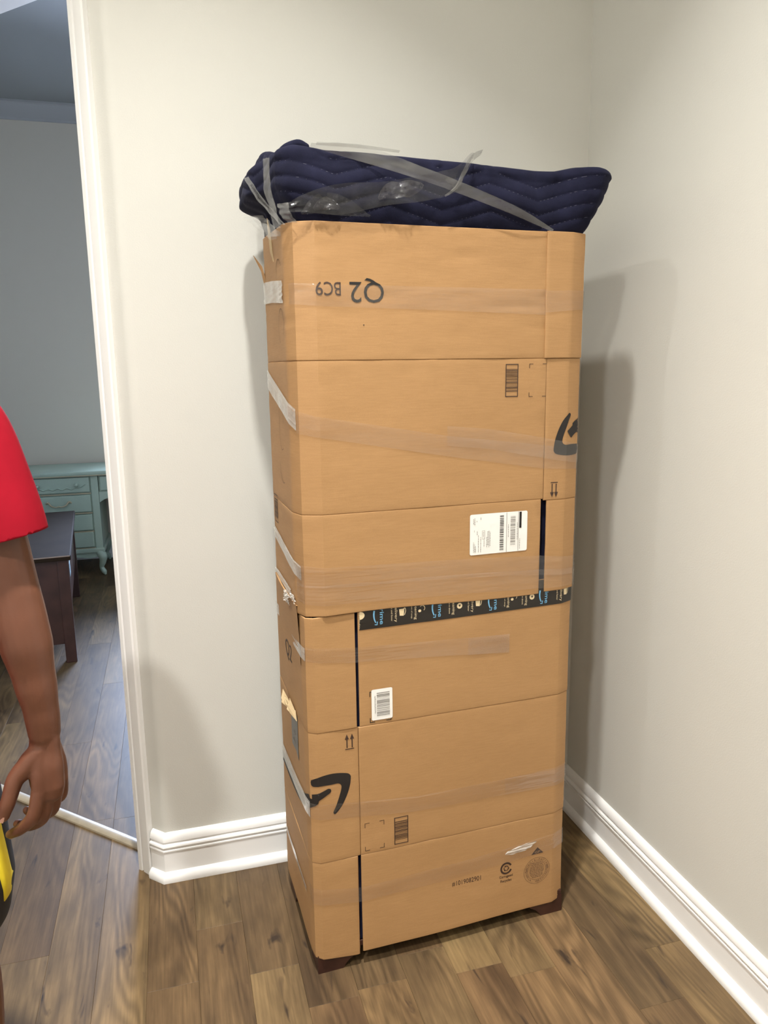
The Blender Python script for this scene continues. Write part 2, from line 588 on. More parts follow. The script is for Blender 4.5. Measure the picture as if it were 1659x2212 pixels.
while X0 - k * PW > LX + 0.02:
    xc = X0 - (k + 0.5) * PW
    j = JOINT.get(k, rng.uniform(0, PLEN))
    y = FY + ((j - FY) % PLEN) - PLEN
    while y < BY:
        a, b = max(y, FY), min(y + PLEN, BY)
        ln = b - a
        if ln > 0.02:
            if ln > PLEN - 0.001:
                me = PM
            else:
                key = round(ln, 3)
                me = short.get(key)
                if me is None:
                    me = short[key] = plank_mesh(ln)
            o = bpy.data.objects.new('plank', me)
            C.objects.link(o)
            o.parent = fl
            o.location = (xc, (a + b) / 2, 0)
        y += PLEN
    k += 1

# walls
def arc(cx, cy, r, a0, a1, n):
    return [(cx + r * math.cos(a0 + (a1 - a0) * i / n), cy + r * math.sin(a0 + (a1 - a0) * i / n)) for i in range(n + 1)]
BR = 0.034
tl = BR * math.tan(PI / 8)
poly = [(0, 0)] + arc(CX + tl, BR, BR, -PI / 2, -3 * PI / 4, 10) + [(CX + 0.05, 0.12), (0, 0.12)]
wb = MB().prism(poly, 0, HALL_Z).build('wall_back', MAT['wall'])
shade_auto(wb, 25)
tag(wb, kind='structure')
tag(MB().box((0, FY, 0), (0.12, BY, HALL_Z)).build('wall_right', MAT['wall']), kind='structure')
tag(MB().box((LX - 0.12, FY, 0), (LX, BY, HALL_Z)).build('wall_left', MAT['wall']), kind='structure')
tag(MB().box((LX, FY - 0.12, 0), (0, FY, HALL_Z)).build('wall_front', MAT['wall']), kind='structure')
OP0, OP1, OPZ, TH = 0.107, 1.107, 2.545, 0.12
mb = MB()
def angbox(m, e0, e1, n0, n1, z0, z1):
    ps = [ang(e0, n0, 0), ang(e1, n0, 0), ang(e1, n1, 0), ang(e0, n1, 0)]
    m.prism([(p[0], p[1]) for p in ps], z0, z1)
angbox(mb, tl, OP0 - 0.012, 0, TH, 0, HALL_Z)
angbox(mb, OP1 + 0.012, 2.60, 0, TH, 0, HALL_Z)
angbox(mb, OP0 - 0.012, OP1 + 0.012, 0, TH, OPZ + 0.012, HALL_Z)
tag(mb.build('wall_doorway', MAT['wall']), kind='structure')
mb = MB()
W = WIN
mb.box((LX, BY, 0), (W['x0'], BY + 0.12, 3.47)).box((W['x1'], BY, 0), (0, BY + 0.12, 3.47))
mb.box((W['x0'], BY, 0), (W['x1'], BY + 0.12, W['z0'])).box((W['x0'], BY, W['z1']), (W['x1'], BY + 0.12, 3.47))
tag(mb.build('wall_far', MAT['wall2']), kind='structure')
hall = [(0, FY), (0, 0.01), (CX, 0.01), ang(2.60, 0.01, 0)[:2], (LX, ang(2.60, 0, 0)[1]), (LX, FY)]
tag(MB().prism(hall, HALL_Z, HALL_Z + 0.10).build('ceiling', MAT['ceiling']), kind='structure')
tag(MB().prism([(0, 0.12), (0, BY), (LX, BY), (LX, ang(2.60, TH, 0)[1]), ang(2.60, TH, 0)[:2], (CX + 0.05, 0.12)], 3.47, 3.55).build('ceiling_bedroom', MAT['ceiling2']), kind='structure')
# upper wall leaf of the bedroom side is painted like the bedroom: thin skins are not needed, the rooms share the shell

# window of the bedroom (hidden from here by the door casing, it lets the daylight in)
w1 = bpy.data.objects.new('window_1', None)
C.objects.link(w1)
w1.location = (W['x0'], BY, W['z0'])
tag(w1, kind='structure')
ww, wh = W['x1'] - W['x0'], W['z1'] - W['z0']
f = 0.045
MB().box((0, 0.02, 0), (f, 0.08, wh)).build('window_frame', MAT['trim'], w1)
MB().box((ww - f, 0.02, 0), (ww, 0.08, wh)).build('window_frame', MAT['trim'], w1)
MB().box((f, 0.02, 0), (ww - f, 0.08, f)).build('window_frame', MAT['trim'], w1)
MB().box((f, 0.02, wh - f), (ww - f, 0.08, wh)).build('window_frame', MAT['trim'], w1)
MB().box((f, 0.03, wh / 2 - 0.02), (ww - f, 0.07, wh / 2 + 0.02)).build('window_frame', MAT['trim'], w1)
MB().box((f, 0.048, f), (ww - f, 0.052, wh / 2 - 0.02)).build('pane', MAT['glass'], w1)
MB().box((f, 0.048, wh / 2 + 0.02), (ww - f, 0.052, wh - f)).build('pane', MAT['glass'], w1)
MB().box((-0.05, -0.05, -0.03), (ww + 0.05, 0.02, 0.0), 0.006).build('window_sill', MAT['trim'], w1)

# baseboards: moulded profile (projection, height), swept with a mitre
BASE = [(0, 0), (0.030, 0), (0.031, 0.010), (0.0285, 0.019), (0.023, 0.026), (0.0155, 0.030), (0.0155, 0.094), (0.0185, 0.0965), (0.0185, 0.101),
        (0.0150, 0.1035), (0.0185, 0.107), (0.0200, 0.112), (0.0185, 0.1165), (0.0140, 0.119), (0.0120, 0.121), (0.0120, 0.124),
        (0.0155, 0.127), (0.0150, 0.135), (0.0115, 0.143), (0.0070, 0.149), (0.0020, 0.152), (0, 0.152)]
def sweep(name, pts, side, prof, mat, kind='structure'):
    """pts: 2D polyline on the wall face, side: +1 if the room lies to the left of travel"""
    P = [Vector((p[0], p[1])) for p in pts]
    rings = []
    for i, p in enumerate(P):
        d0 = (P[i] - P[i - 1]).normalized() if i > 0 else None
        d1 = (P[i + 1] - P[i]).normalized() if i < len(P) - 1 else None
        n0 = Vector((-d0.y, d0.x)) * side if d0 else None
        n1 = Vector((-d1.y, d1.x)) * side if d1 else None
        if n0 is None:
            m = n1
        elif n1 is None:
            m = n0
        else:
            m = (n0 + n1)
            m = m / m.dot(n0)
        rings.append([(p.x + m.x * d, p.y + m.y * d, z) for d, z in prof])
    n = len(prof)
    vs = [v for r in rings for v in r]
    fs = [tuple(range(n)), tuple(reversed(range((len(P) - 1) * n, len(P) * n)))]
    for i in range(len(P) - 1):
        for q in range(n):
            q2 = (q + 1) % n
            fs.append((i * n + q, i * n + q2, (i + 1) * n + q2, (i + 1) * n + q))
    o = mesh(name, vs, fs, mat)
    shade_auto(o, 30)
    return tag(o, kind=kind)
sweep('baseboard_back', [(-0.012, 0), (CX, 0), ang(0.049, 0, 0)[:2]], 1, BASE, MAT['trim'])
sweep('baseboard_right', [(0, FY), (0, 0)], 1, BASE, MAT['trim'])
sweep('baseboard_left', [(LX, 1.8), (LX, FY)], 1, BASE, MAT['trim'])
sweep('baseboard_doorway', [ang(OP1 + 0.061, 0, 0)[:2], ang(2.58, 0, 0)[:2]], 1, BASE, MAT['trim'])
sweep('baseboard_far', [(0, BY), (LX, BY)], 1, BASE, MAT['trim'])
CROWN = [(0, 3.355), (0.012, 3.355), (0.016, 3.372), (0.040, 3.395), (0.070, 3.430), (0.082, 3.450), (0.095, 3.455), (0.095, 3.47), (0, 3.47)]
sweep('trim_1', [(0, BY), (LX, BY)], 1, CROWN, MAT['crown'])

# door frame in the angled wall: jambs, casings on both sides of the opening and above it
d1 = bpy.data.objects.new('door_1', None)
C.objects.link(d1)
d1.location = ang(OP0, 0, 0)
d1.rotation_euler = (0, 0, math.radians(135))
tag(d1, kind='structure')
# local axes of the frame: +x along the wall away from the corner, +y towards the hall
OW = OP1 - OP0
CAS = [(0, 0), (0, 0.011), (0.003, 0.014), (0.016, 0.0145), (0.0185, 0.0105), (0.0215, 0.0105), (0.0245, 0.0150), (0.048, 0.0185), (0.0555, 0.0185), (0.059, 0.0145), (0.059, 0)]
def cas(name, f0, f1):
    o = MB().extrude(CAS, f0, f1).build(name, MAT['trim'], d1)
    return shade_auto(o, 25)
rv = 0.005
cas('casing', lambda p: (rv - p[0], p[1], 0), lambda p: (rv - p[0], p[1], OPZ - rv + p[0]))
cas('casing', lambda p: (OW - rv + p[0], p[1], 0), lambda p: (OW - rv + p[0], p[1], OPZ - rv + p[0]))
cas('head_casing', lambda p: (rv - p[0], p[1], OPZ - rv + p[0]), lambda p: (OW - rv + p[0], p[1], OPZ - rv + p[0]))
MB().box((-0.012, -TH, 0), (0, 0, OPZ + 0.012)).build('jamb', MAT['trim'], d1)
MB().box((OW, -TH, 0), (OW + 0.012, 0, OPZ + 0.012)).build('jamb', MAT['trim'], d1)
MB().box((0, -TH, OPZ), (OW, 0, OPZ + 0.012)).build('head_jamb', MAT['trim'], d1)
MB().box((0, -0.085, 0), (0.011, -0.05, OPZ)).build('door_stop', MAT['trim'], d1)
MB().box((OW - 0.011, -0.085, 0), (OW, -0.05, OPZ)).build('door_stop', MAT['trim'], d1)

# transition strip across the doorway floor
prof = [(-0.019, 0.0), (-0.018, 0.005), (-0.012, 0.0095), (0, 0.011), (0.012, 0.0095), (0.018, 0.005), (0.019, 0.0)]
o = MB().extrude(prof, lambda p: ang(OP0 + 0.0115, 0.072 + p[0], p[1]), lambda p: ang(OP1 - 0.0115, 0.072 + p[0], p[1])).build('trim_2', MAT['thresh'])
shade_auto(o, 40)
tag(o, kind='structure')

# ceiling lamps
def ceiling_lamp(x, y, r, watt, beam, label, z=HALL_Z):
    t = thing('ceiling_light', label, 'ceiling light', (x, y, z), 0, 'recessed ceiling lights of the hall')
    R = 0.075
    rings = [(R + 0.022, 0), (R + 0.020, -0.006), (R + 0.006, -0.010), (R, -0.006), (R - 0.006, 0)]
    seg = 32
    vs, fs = [], []
    for rad, zz in rings:
        vs += [(rad * math.cos(2 * PI * i / seg), rad * math.sin(2 * PI * i / seg), zz) for i in range(seg)]
    for a in range(len(rings) - 1):
        fs += [(a * seg + i, a * seg + (i + 1) % seg, (a + 1) * seg + (i + 1) % seg, (a + 1) * seg + i) for i in range(seg)]
    mesh('trim_ring', vs, fs, MAT['trim'], t, True)
    vs = [(0, 0, -0.004)] + [(R * math.cos(2 * PI * i / seg), R * math.sin(2 * PI * i / seg), -0.002) for i in range(seg)]
    mesh('diffuser', vs, [(0, 1 + (i + 1) % seg, 1 + i) for i in range(seg)], MAT['bulb'], t)
    ld = bpy.data.lights.new('lamp', 'AREA')
    ld.shape = 'DISK'
    ld.size = 2 * r
    ld.spread = math.radians(beam)
    ld.energy = watt
    ld.color = LAMP_COL
    lo = bpy.data.objects.new('lamp', ld)
    C.objects.link(lo)
    lo.parent = t
    lo.location = (0, 0, -0.016)
    return t
for (x, y, r, w, bm_), lab in zip(LAMPS, ('round recessed ceiling light nearest the doorway', 'round recessed ceiling light in front of the wrapped cabinet', 'round recessed ceiling light furthest from the cabinet')):
    ceiling_lamp(x, y, r, w, bm_, lab)

# ================================================================== the wrapped cabinet
# tower frame: origin at the front left corner on the floor, +x along the front, +y into the depth
TO = (-0.9887, -0.5059)
TRZ = math.radians(2.314)
TW = 0.714
def tower(name, label, cat, z0):
    t = thing(name, label, cat, (TO[0], TO[1], z0), TRZ)
    t['z_base'] = z0
    return t

class Path:
    """outline of the sleeve seen from above; s equals u on the front"""
    def __init__(self, pts, ref):
        self.p = [Vector(p) for p in pts]
        c = [0.0]
        for a, b in zip(self.p, self.p[1:]):
            c.append(c[-1] + (b - a).length)
        sh = self.p[ref].x - c[ref]
        self.c = [x + sh for x in c]
        self.n = []
        for i in range(len(self.p)):
            ds = []
            if i > 0:
                ds.append((self.p[i] - self.p[i - 1]).normalized())
            if i < len(self.p) - 1:
                ds.append((self.p[i + 1] - self.p[i]).normalized())
            d = sum(ds, Vector((0, 0))).normalized()
            self.n.append(Vector((d.y, -d.x)))
    def at(self, s):
        c = self.c
        i = 0
        while i < len(c) - 2 and s > c[i + 1]:
            i += 1
        t = (s - c[i]) / (c[i + 1] - c[i])
        p = self.p[i].lerp(self.p[i + 1], t)
        tt = min(1, max(0, t))
        # normals blend only close to the bends
        ln = c[i + 1] - c[i]
        d = (self.p[i + 1] - self.p[i]).normalized()
        nf = Vector((d.y, -d.x))
        k = min(0.012, ln * 0.5)
        a = tt * ln
        if a < k:
            n = self.n[i].lerp(nf, a / k)
        elif ln - a < k:
            n = self.n[i + 1].lerp(nf, (ln - a) / k)
        else:
            n = nf
        return p, n.normalized()

CT = 0.004                                     # board thickness
def bulge(s, z, seed):
    d = 0.0
    if 14.5 < seed < 15.5:                     # handling dents in the topmost flap
        d = -0.0030 * max(0.0, noise.noise(Vector((s * 9, z * 75, 2.2))) - 0.22)
    return d + 0.0016 * noise.noise(Vector((s * 5, z * 5, seed))) + 0.0006 * noise.noise(Vector((s * 16, z * 30, seed + 3)))

def wrap3(path, s, z, off, z0=0.0):
    p, n = path.at(s)
    return (p.x + n.x * off, p.y + n.y * off, z - z0)

def card_panel(name, path, s0, s1, zlo, zhi, root, seed, layer=0.0, lift=None, label=None):
    """one folded panel of corrugated board wrapped along the outline"""
    z0 = root['z_base']
    ss = sorted(set([s0, s1] + [c for c in path.c if s0 < c < s1] + [s0 + (s1 - s0) * i / 40 for i in range(41)] + [s0 + 0.003, s1 - 0.003]))
    fl_ = zlo if callable(zlo) else (lambda s: zlo)
    fh_ = zhi if callable(zhi) else (lambda s: zhi)
    rows = [0, 0.0012, 0.0035] + [None] * 30 + [-0.0035, -0.0012, 0]
    nr = len(rows)
    vs, fs = [], []
    for side in (1, 0):
        for s in ss:
            a, b = fl_(s), fh_(s)
            for i in range(nr):
                if i < 3:
                    z = a + rows[i]
                elif i >= nr - 3:
                    z = b + rows[i]
                else:
                    t = (i - 2) / (nr - 5)
                    z = a + 0.0035 + (b - a - 0.007) * t
                crease = -0.0018 if i in (0, nr - 1) else (-0.0003 if i in (1, nr - 2) else 0)
                ed = -0.0012 if s in (s0, s1) else 0
                off = layer + bulge(s, z, seed) + (CT + crease + ed if side else 0)
                if lift:
                    off += lift(s, z)
                vs.append(wrap3(path, s, z, off, z0))
    m = len(ss)
    o2 = m * nr
    for i in range(m - 1):
        for j in range(nr - 1):
            a = i * nr + j
            fs.append((a, a + nr, a + nr + 1, a + 1))
            fs.append((o2 + a, o2 + a + 1, o2 + a + nr + 1, o2 + a + nr))
        fs.append((i * nr, o2 + i * nr, o2 + (i + 1) * nr, (i + 1) * nr))
        fs.append((i * nr + nr - 1, (i + 1) * nr + nr - 1, o2 + (i + 1) * nr + nr - 1, o2 + i * nr + nr - 1))
    for j in range(nr - 1):
        fs.append((j, j + 1, o2 + j + 1, o2 + j))
        q = (m - 1) * nr
        fs.append((q + j, o2 + q + j, o2 + q + j + 1, q + j + 1))
    o = mesh(name, vs, fs, MAT['card'], root)
    shade_auto(o, 22)
    if label:
        o['label'] = label
    return o

# ---- flat print helpers: shapes are (verts2d, faces) in (s, z) metres
def rect2(a, b, c, d):
    return ([(a, c), (b, c), (b, d), (a, d)], [(0, 1, 2, 3)])
def poly2(pts):
    return (list(pts), [tuple(range(len(pts)))])
def strip2(pts, w):
    vs, fs = [], []
    P = [Vector(p) for p in pts]
    for i, p in enumerate(P):
        d = (P[min(i + 1, len(P) - 1)] - P[max(i - 1, 0)]).normalized()
        n = Vector((-d.y, d.x))
        ww_ = (w[i] if hasattr(w, '__len__') else w) / 2
        vs += [tuple(p + n * ww_), tuple(p - n * ww_)]
    for i in range(len(P) - 1):
        fs.append((2 * i, 2 * i + 1, 2 * i + 3, 2 * i + 2))
    return (vs, fs)
def smooth2(ctrl, n=8):
    out = []
    P = [Vector(p) for p in ctrl]
    for i in range(len(P) - 1):
        p0, p1, p2, p3 = P[max(i - 1, 0)], P[i], P[i + 1], P[min(i + 2, len(P) - 1)]
        for k_ in range(n):
            t = k_ / n
            out.append(0.5 * ((2 * p1) + (p2 - p0) * t + (2 * p0 - 5 * p1 + 4 * p2 - p3) * t * t + (-p0 + 3 * p1 - 3 * p2 + p3) * t ** 3))
    out.append(P[-1])
    return [tuple(p) for p in out]
def arc2(cx, cy, r, a0, a1, w, n=40, ry=None):
    ry = ry or r
    return strip2([(cx + r * math.cos(a0 + (a1 - a0) * i / n), cy + ry * math.sin(a0 + (a1 - a0) * i / n)) for i in range(n + 1)], w)
def fill2(pts):
    bm = bmesh.new()
    vs = [bm.verts.new((p[0], p[1], 0)) for p in pts]
    es = [bm.edges.new((vs[i], vs[(i + 1) % len(vs)])) for i in range(len(vs))]
    bmesh.ops.triangle_fill(bm, use_beauty=True, edges=es)
    bm.verts.index_update()
    r = ([v.co[:2] for v in bm.verts], [tuple(v.index for v in f_.verts) for f_ in bm.faces])
    bm.free()
    return r
def text2(body, size, rot=0.0, at=(0, 0), xs=1.0, align='LEFT', bold=0.0, fit=None):
    cu = bpy.data.curves.new('txt', 'FONT')
    cu.body = body
    cu.size = 1.0
    cu.align_x = align
    cu.offset = bold
    cu.resolution_u = 3
    ob = bpy.data.objects.new('txt', cu)
    C.objects.link(ob)
    dg = bpy.context.evaluated_depsgraph_get()
    me = bpy.data.meshes.new_from_object(ob.evaluated_get(dg))
    vs = [(v.co.x, v.co.y) for v in me.vertices]
    fs = [tuple(p.vertices) for p in me.polygons]
    bpy.data.objects.remove(ob)
    bpy.data.curves.remove(cu)
    bpy.data.meshes.remove(me)
    if fit:                                     # fit the glyphs to a (width, height) box placed at the origin
        x0_, x1_ = min(v[0] for v in vs), max(v[0] for v in vs)
        y0_, y1_ = min(v[1] for v in vs), max(v[1] for v in vs)
        vs = [((x - x0_) / (x1_ - x0_) * fit[0], (y - y0_) / (y1_ - y0_) * fit[1]) for x, y in vs]
    else:
        vs = [(x * size * xs, y * size) for x, y in vs]
    c_, s_ = math.cos(rot), math.sin(rot)
    return ([(at[0] + x * c_ - y * s_, at[1] + x * s_ + y * c_) for x, y in vs], fs)
def xform2(sh, f_):
    return ([f_(v) for v in sh[0]], sh[1])
def decal(name, path, shapes, mat, root, seed, off=0.0009, layer=0.0, label=None, parent=None, maxlen=0.03):
    bm = bmesh.new()
    for vs, fs in shapes:
        bv = [bm.verts.new((v[0], v[1], 0)) for v in vs]
        for f_ in fs:
            try:
                bm.faces.new([bv[i] for i in f_])
            except ValueError:
                pass
    for _ in range(6):
        es = [e for e in bm.edges if e.calc_length() > maxlen]
        if not es:
            break
        bmesh.ops.triangulate(bm, faces=[f_ for f_ in bm.faces if len(f_.verts) > 4])
        bmesh.ops.subdivide_edges(bm, edges=es, cuts=1, use_grid_fill=True)
    z0 = root['z_base']
    for v in bm.verts:
        s, z = v.co.x, v.co.y
        v.co = wrap3(path, s, z, layer + CT + bulge(s, z, seed) + off, z0)
    me = bpy.data.meshes.new(name)
    bm.to_mesh(me)
    bm.free()
    o = link_mesh(name, me, mat, parent or root)
    if len(shapes) > 1 or name in ('printed_text', 'printed_mark'):
        o['kind'] = 'stuff'
    if label:
        o['label'] = label
    return o
def tape_strip(name, path, pts, root, seed, mat='tape', off=0.0016, layer=0.0, wrinkle=0.0005, label=None, n=70, cross=26):
    """pts: (s, z_centre, width) stations; a glued strip that follows the board"""
    z0 = root['z_base']
    vs, fs = [], []
    S0, S1 = pts[0][0], pts[-1][0]
    ss = sorted(set([S0 + (S1 - S0) * i / n for i in range(n + 1)] + [c for c in path.c if S0 < c < S1]))
    for s in ss:
        for a, b in zip(pts, pts[1:]):
            if s <= b[0] + 1e-9:
                break
        t = (s - a[0]) / (b[0] - a[0])
        zc, wd = a[1] + (b[1] - a[1]) * t, a[2] + (b[2] - a[2]) * t
        for j in range(cross + 1):
            z = zc + wd * (j / cross - 0.5)
            w_ = wrinkle * (noise.noise(Vector((s * 7, z * 140, seed + 9))) + 0.2 * noise.noise(Vector((s * 25, z * 30, seed))))
            for q_, (zr, am) in enumerate(((0.22, 1.0), (0.63, 0.7), (-0.31, 0.5))):
                zl = zc + wd * (zr * 0.6 + 0.16 * noise.noise(Vector((s * 4, q_ * 7.0, seed + pts[0][1] * 9))))
                k_ = max(0.0, noise.noise(Vector((s * 6, q_ * 3.0 + 1.5, seed + 5))) + 0.25)
                w_ = abs(w_) + 0.0016 * am * k_ * math.exp(-((z - zl) / 0.0016) ** 2)
            vs.append(wrap3(path, s, z, layer + CT + bulge(s, z, seed) + off + abs(w_), z0))
    c1 = cross + 1
    for i in range(len(ss) - 1):
        for j in range(cross):
            a = i * c1 + j
            fs.append((a, a + c1, a + c1 + 1, a + 1))
    o = mesh(name, vs, fs, MAT[mat], root, True, fix=False)
    if label:
        o['label'] = label
    return o

def barcode(a, b, c, d, seed, horizontal=True, frame=0.0021, quiet=0.17):
    """bars stacked along z inside the frame a..b (s) c..d (z)"""
    r_ = random.Random(seed)
    out = [rect2(a, b, c, c + frame), rect2(a, b, d - frame, d), rect2(a, a + frame, c + frame, d - frame), rect2(b - frame, b, c + frame, d - frame)] if frame else []
    q = (d - c) * quiet
    z = c + q
    if frame:
        out += [rect2(a + frame, b - frame, c + q * 0.97, c + q * 0.97 + 0.0012), rect2(a + frame, b - frame, d - q, d - q + 0.0012)]
    while z < d - q - 0.001:
        h = r_.choice((0.0006, 0.0009, 0.0014, 0.0019))
        out.append(rect2(a + (frame or 0), b - (frame or 0), z, min(z + h, d - q)))
        z += h + r_.choice((0.0009, 0.0012, 0.0017, 0.0024))
    return out
def brackets(a, b, c, d, l=0.012, w=0.0013, right=True):
    out = []
    for x, sx in ((a, 1), (b, -1)):
        for z, sz in ((c, 1), (d, -1)):
            x1, z1 = x + sx * l, z + sz * l
            out.append(rect2(min(x, x1), max(x, x1), min(z, z + sz * w), max(z, z + sz * w)))
            if not (x == b and not right):
                out.append(rect2(min(x, x + sx * w), max(x, x + sx * w), min(z + sz * w, z1), max(z + sz * w, z1)))
    return out
def up_arrows(x, z, h, gap, up=True):
    """two arrows and a bar, z = bar level"""
    g = 1 if up else -1
    out = [rect2(x - gap * 0.86, x + gap * 0.86, min(z, z + g * 0.0022), max(z, z + g * 0.0022))]
    for dx in (-gap / 2, gap / 2):
        z1, z2, z3 = z + g * 0.0045, z + g * h * 0.66, z + g * h
        out.append(rect2(x + dx - 0.0014, x + dx + 0.0014, min(z1, z2), max(z1, z2)))
        out.append(poly2([(x + dx - 0.0052, z2), (x + dx + 0.0052, z2), (x + dx, z3)]))
    return out
# smile with an arrow head; drawn with the tail to the left and the head at upper right
HEAD = [(0.000, 0.000), (0.020, 0.010), (0.052, 0.013), (0.085, 0.008), (0.0945, 0.001), (0.0955, -0.008), (0.092, -0.030), (0.083, -0.056), (0.070, -0.080), (0.058, -0.0945),
        (0.053, -0.0975), (0.0495, -0.092), (0.056, -0.078), (0.066, -0.050), (0.0712, -0.031), (0.0705, -0.021), (0.063, -0.0155), (0.045, -0.0160), (0.020, -0.0155), (0.003, -0.0165), (-0.001, -0.0085)]

# ------------------------------------------------------------------ cabinet (hidden by its wrapping except for the feet and the base)
cab = tower('cabinet', 'dark cherry cabinet wrapped up inside the cardboard, only its bracket feet showing', 'cabinet', 0.0)
MB().box((0.018, 0.016, 0.062), (TW - 0.018, 0.352, 1.90), 0.004).build('body', MAT['darkwood'], cab)
MB().box((0.006, 0.004, 0.052), (TW - 0.006, 0.360, 0.068), 0.003).build('base_rail', MAT['darkwood'], cab)
def foot(x0, sx, front):
    pr = [(0, 0), (0.066, 0), (0.072, 0.010), (0.083, 0.022), (0.100, 0.032), (0.112, 0.046), (0.114, 0.052), (0, 0.052)]
    y0, y1 = (0.004, 0.024) if front else (0.340, 0.360)
    m = MB().extrude(pr, lambda p: (x0 + sx * p[0], y0, p[1]), lambda p: (x0 + sx * p[0], y1, p[1]))
    ya, sg = (0.024, 1) if front else (0.340, -1)
    m.extrude([(p[0] * 0.8, p[1]) for p in pr], lambda p: (x0, ya + sg * p[0], p[1]), lambda p: (x0 + sx * 0.02, ya + sg * p[0], p[1]))
    m.build('foot', MAT['darkwood'], cab)
for fr in (True, False):
    foot(0.004, 1, fr)
    foot(TW - 0.004, -1, fr)

# ------------------------------------------------------------------ cardboard sleeves
UD, LD = 0.318, 0.375
UP = Path([(0.002, UD), (0.000, 0.055), (0.011, 0.017), (0.049, 0.0), (TW - 0.045, 0.0), (TW - 0.010, 0.013), (TW, 0.045), (TW, UD)], 3)
LP = Path([(0.004, LD), (0.000, 0.040), (0.003, 0.011), (0.019, 0.0), (TW - 0.042, 0.0), (TW - 0.008, 0.013), (TW, 0.045), (TW + 0.002, LD)], 3)

# ---- lower box
low = tower('cardboard_box', 'lower kraft cardboard box around the cabinet, black printed tape along its top', 'cardboard box', 0.040)
LS0, LS1 = LP.c[0], LP.c[-1]
SEAM = 0.121
LB = lambda s: 0.0425
LF1 = lambda s: 0.3165 + (0.010 if s < SEAM - 0.05 else 0.0)
card_panel('bottom_flap', LP, LS0, SEAM - 0.0075, lambda s: 0.034 + 0.013 * max(0, min(1, (0.10 - s) / 0.10)), 0.3175, low, 1.0)
card_panel('bottom_flap', LP, SEAM + 0.0008, LS1, 0.0415, 0.3175, low, 2.0, lift=lambda s, z: 0.004 * max(0, (0.20 - z) / 0.15) * max(0, 1 - abs(s - 0.3) / 0.3))
card_panel('body_panel', LP, LS0, SEAM - 0.0006, 0.3175, 0.664, low, 3.0)
card_panel('body_panel', LP, SEAM + 0.0006, LS1, 0.3175, 0.664, low, 4.0)
card_panel('top_flap', LP, LS0, SEAM - 0.0035, 0.664, lambda s: 0.9515 + 0.004 * math.sin(s * 9), low, 5.0)
card_panel('top_flap', LP, SEAM + 0.0045, LS1, 0.664, 0.985, low, 6.0)

# ---- upper box
upp = tower('cardboard_box', 'upper kraft cardboard box around the cabinet, white shipping label on its front', 'cardboard box', 0.952)
US0, US1 = UP.c[0], UP.c[-1]
USEAM = 0.610
UL = 0.0052                                    # the upper sleeve overlaps the lower one from outside
card_panel('bottom_flap', UP, US0, USEAM - 0.0065, lambda s: 0.953 + 0.004 * math.sin(s * 9), 1.1945, upp, 11.0, UL)
card_panel('bottom_flap', UP, USEAM + 0.0100, US1, 0.9535, 1.1905, upp, 12.0, UL)
card_panel('body_panel', UP, US0, USEAM - 0.0006, 1.1945, 1.5375, upp, 13.0, UL)
card_panel('body_panel', UP, USEAM + 0.0006, US1, 1.1905, 1.5375, upp, 14.0, UL)
card_panel('top_flap', UP, US0, USEAM - 0.004, 1.5375, lambda s: 1.8265 + (0.012 * min(1, -s / 0.25) if s < 0 else 0), upp, 15.0, UL)
card_panel('top_flap', UP, USEAM - 0.008, US1, 1.5375, 1.8275, upp, 16.0, UL + 0.0030)

# ---- print on the upper box
def rot180(a, z, w, h):
    return lambda v: (a + w - v[0], z + h - v[1])
sh = text2('Q2', 1, fit=(0.0785, 0.052))
sh = xform2(sh, rot180(0.1214, 1.6605, 0.0785, 0.052))
decal('printed_mark', UP, [sh], MAT['ink'], upp, 15.0, layer=UL)
sh = xform2(text2('BC9', 1, fit=(0.0536, 0.0285)), rot180(0.0481, 1.6745, 0.0536, 0.0285))
decal('printed_mark', UP, [sh], MAT['brown_ink'], upp, 15.0, layer=UL)
sk = lambda v: (v[0] + (v[1] - 1.486) * 0.05, v[1])
decal('printed_barcode', UP, barcode(0.5000, 0.5335, 1.4480, 1.5250, 5), MAT['brown_ink'], upp, 13.0, layer=UL)
decal('printed_mark', UP, brackets(0.5625, 0.6085, 1.4470, 1.5250, 0.0105, right=False), MAT['brown_ink'], upp, 13.0, layer=UL)
# upside-down smile at the right hand corner, running round it
pts = [(0.7322 - 1.0 * (p[0]), 1.316 - p[1] * 1.0) for p in HEAD]
g = lambda p: (0.7620 - p[1] * 0.30 - p[0] * 0.93, 1.318 - p[1] * 0.93 - p[0] * 0.08)
cx_, cz_ = 0.638, 1.308
def smile_up(p):                                # local: elbow of the head at the origin, 180 degrees turned
    x, y = p[0] - 0.0945, p[1] - 0.005
    return (0.6355 - x * 0.98, 1.3075 - y * 0.95)
decal('printed_mark', UP, [fill2(smooth2([smile_up(p) for p in HEAD] + [smile_up(HEAD[0])], 4)[:-1])], MAT['ink'], upp, 14.0, layer=UL, maxlen=0.012)
decal('printed_mark', UP, [strip2(smooth2([(0.6765, 1.3515), (0.690, 1.362), (0.712, 1.377), (0.760, 1.398), (0.84, 1.42), (0.93, 1.43)]), [0.016] + [0.022] * 10 + [0.030] * 30)], MAT['ink'], upp, 14.0, layer=UL, maxlen=0.012)
decal('printed_mark', UP, up_arrows(0.6390, 1.2355, 0.038, 0.0115, False), MAT['brown_ink'], upp, 14.0, layer=UL)
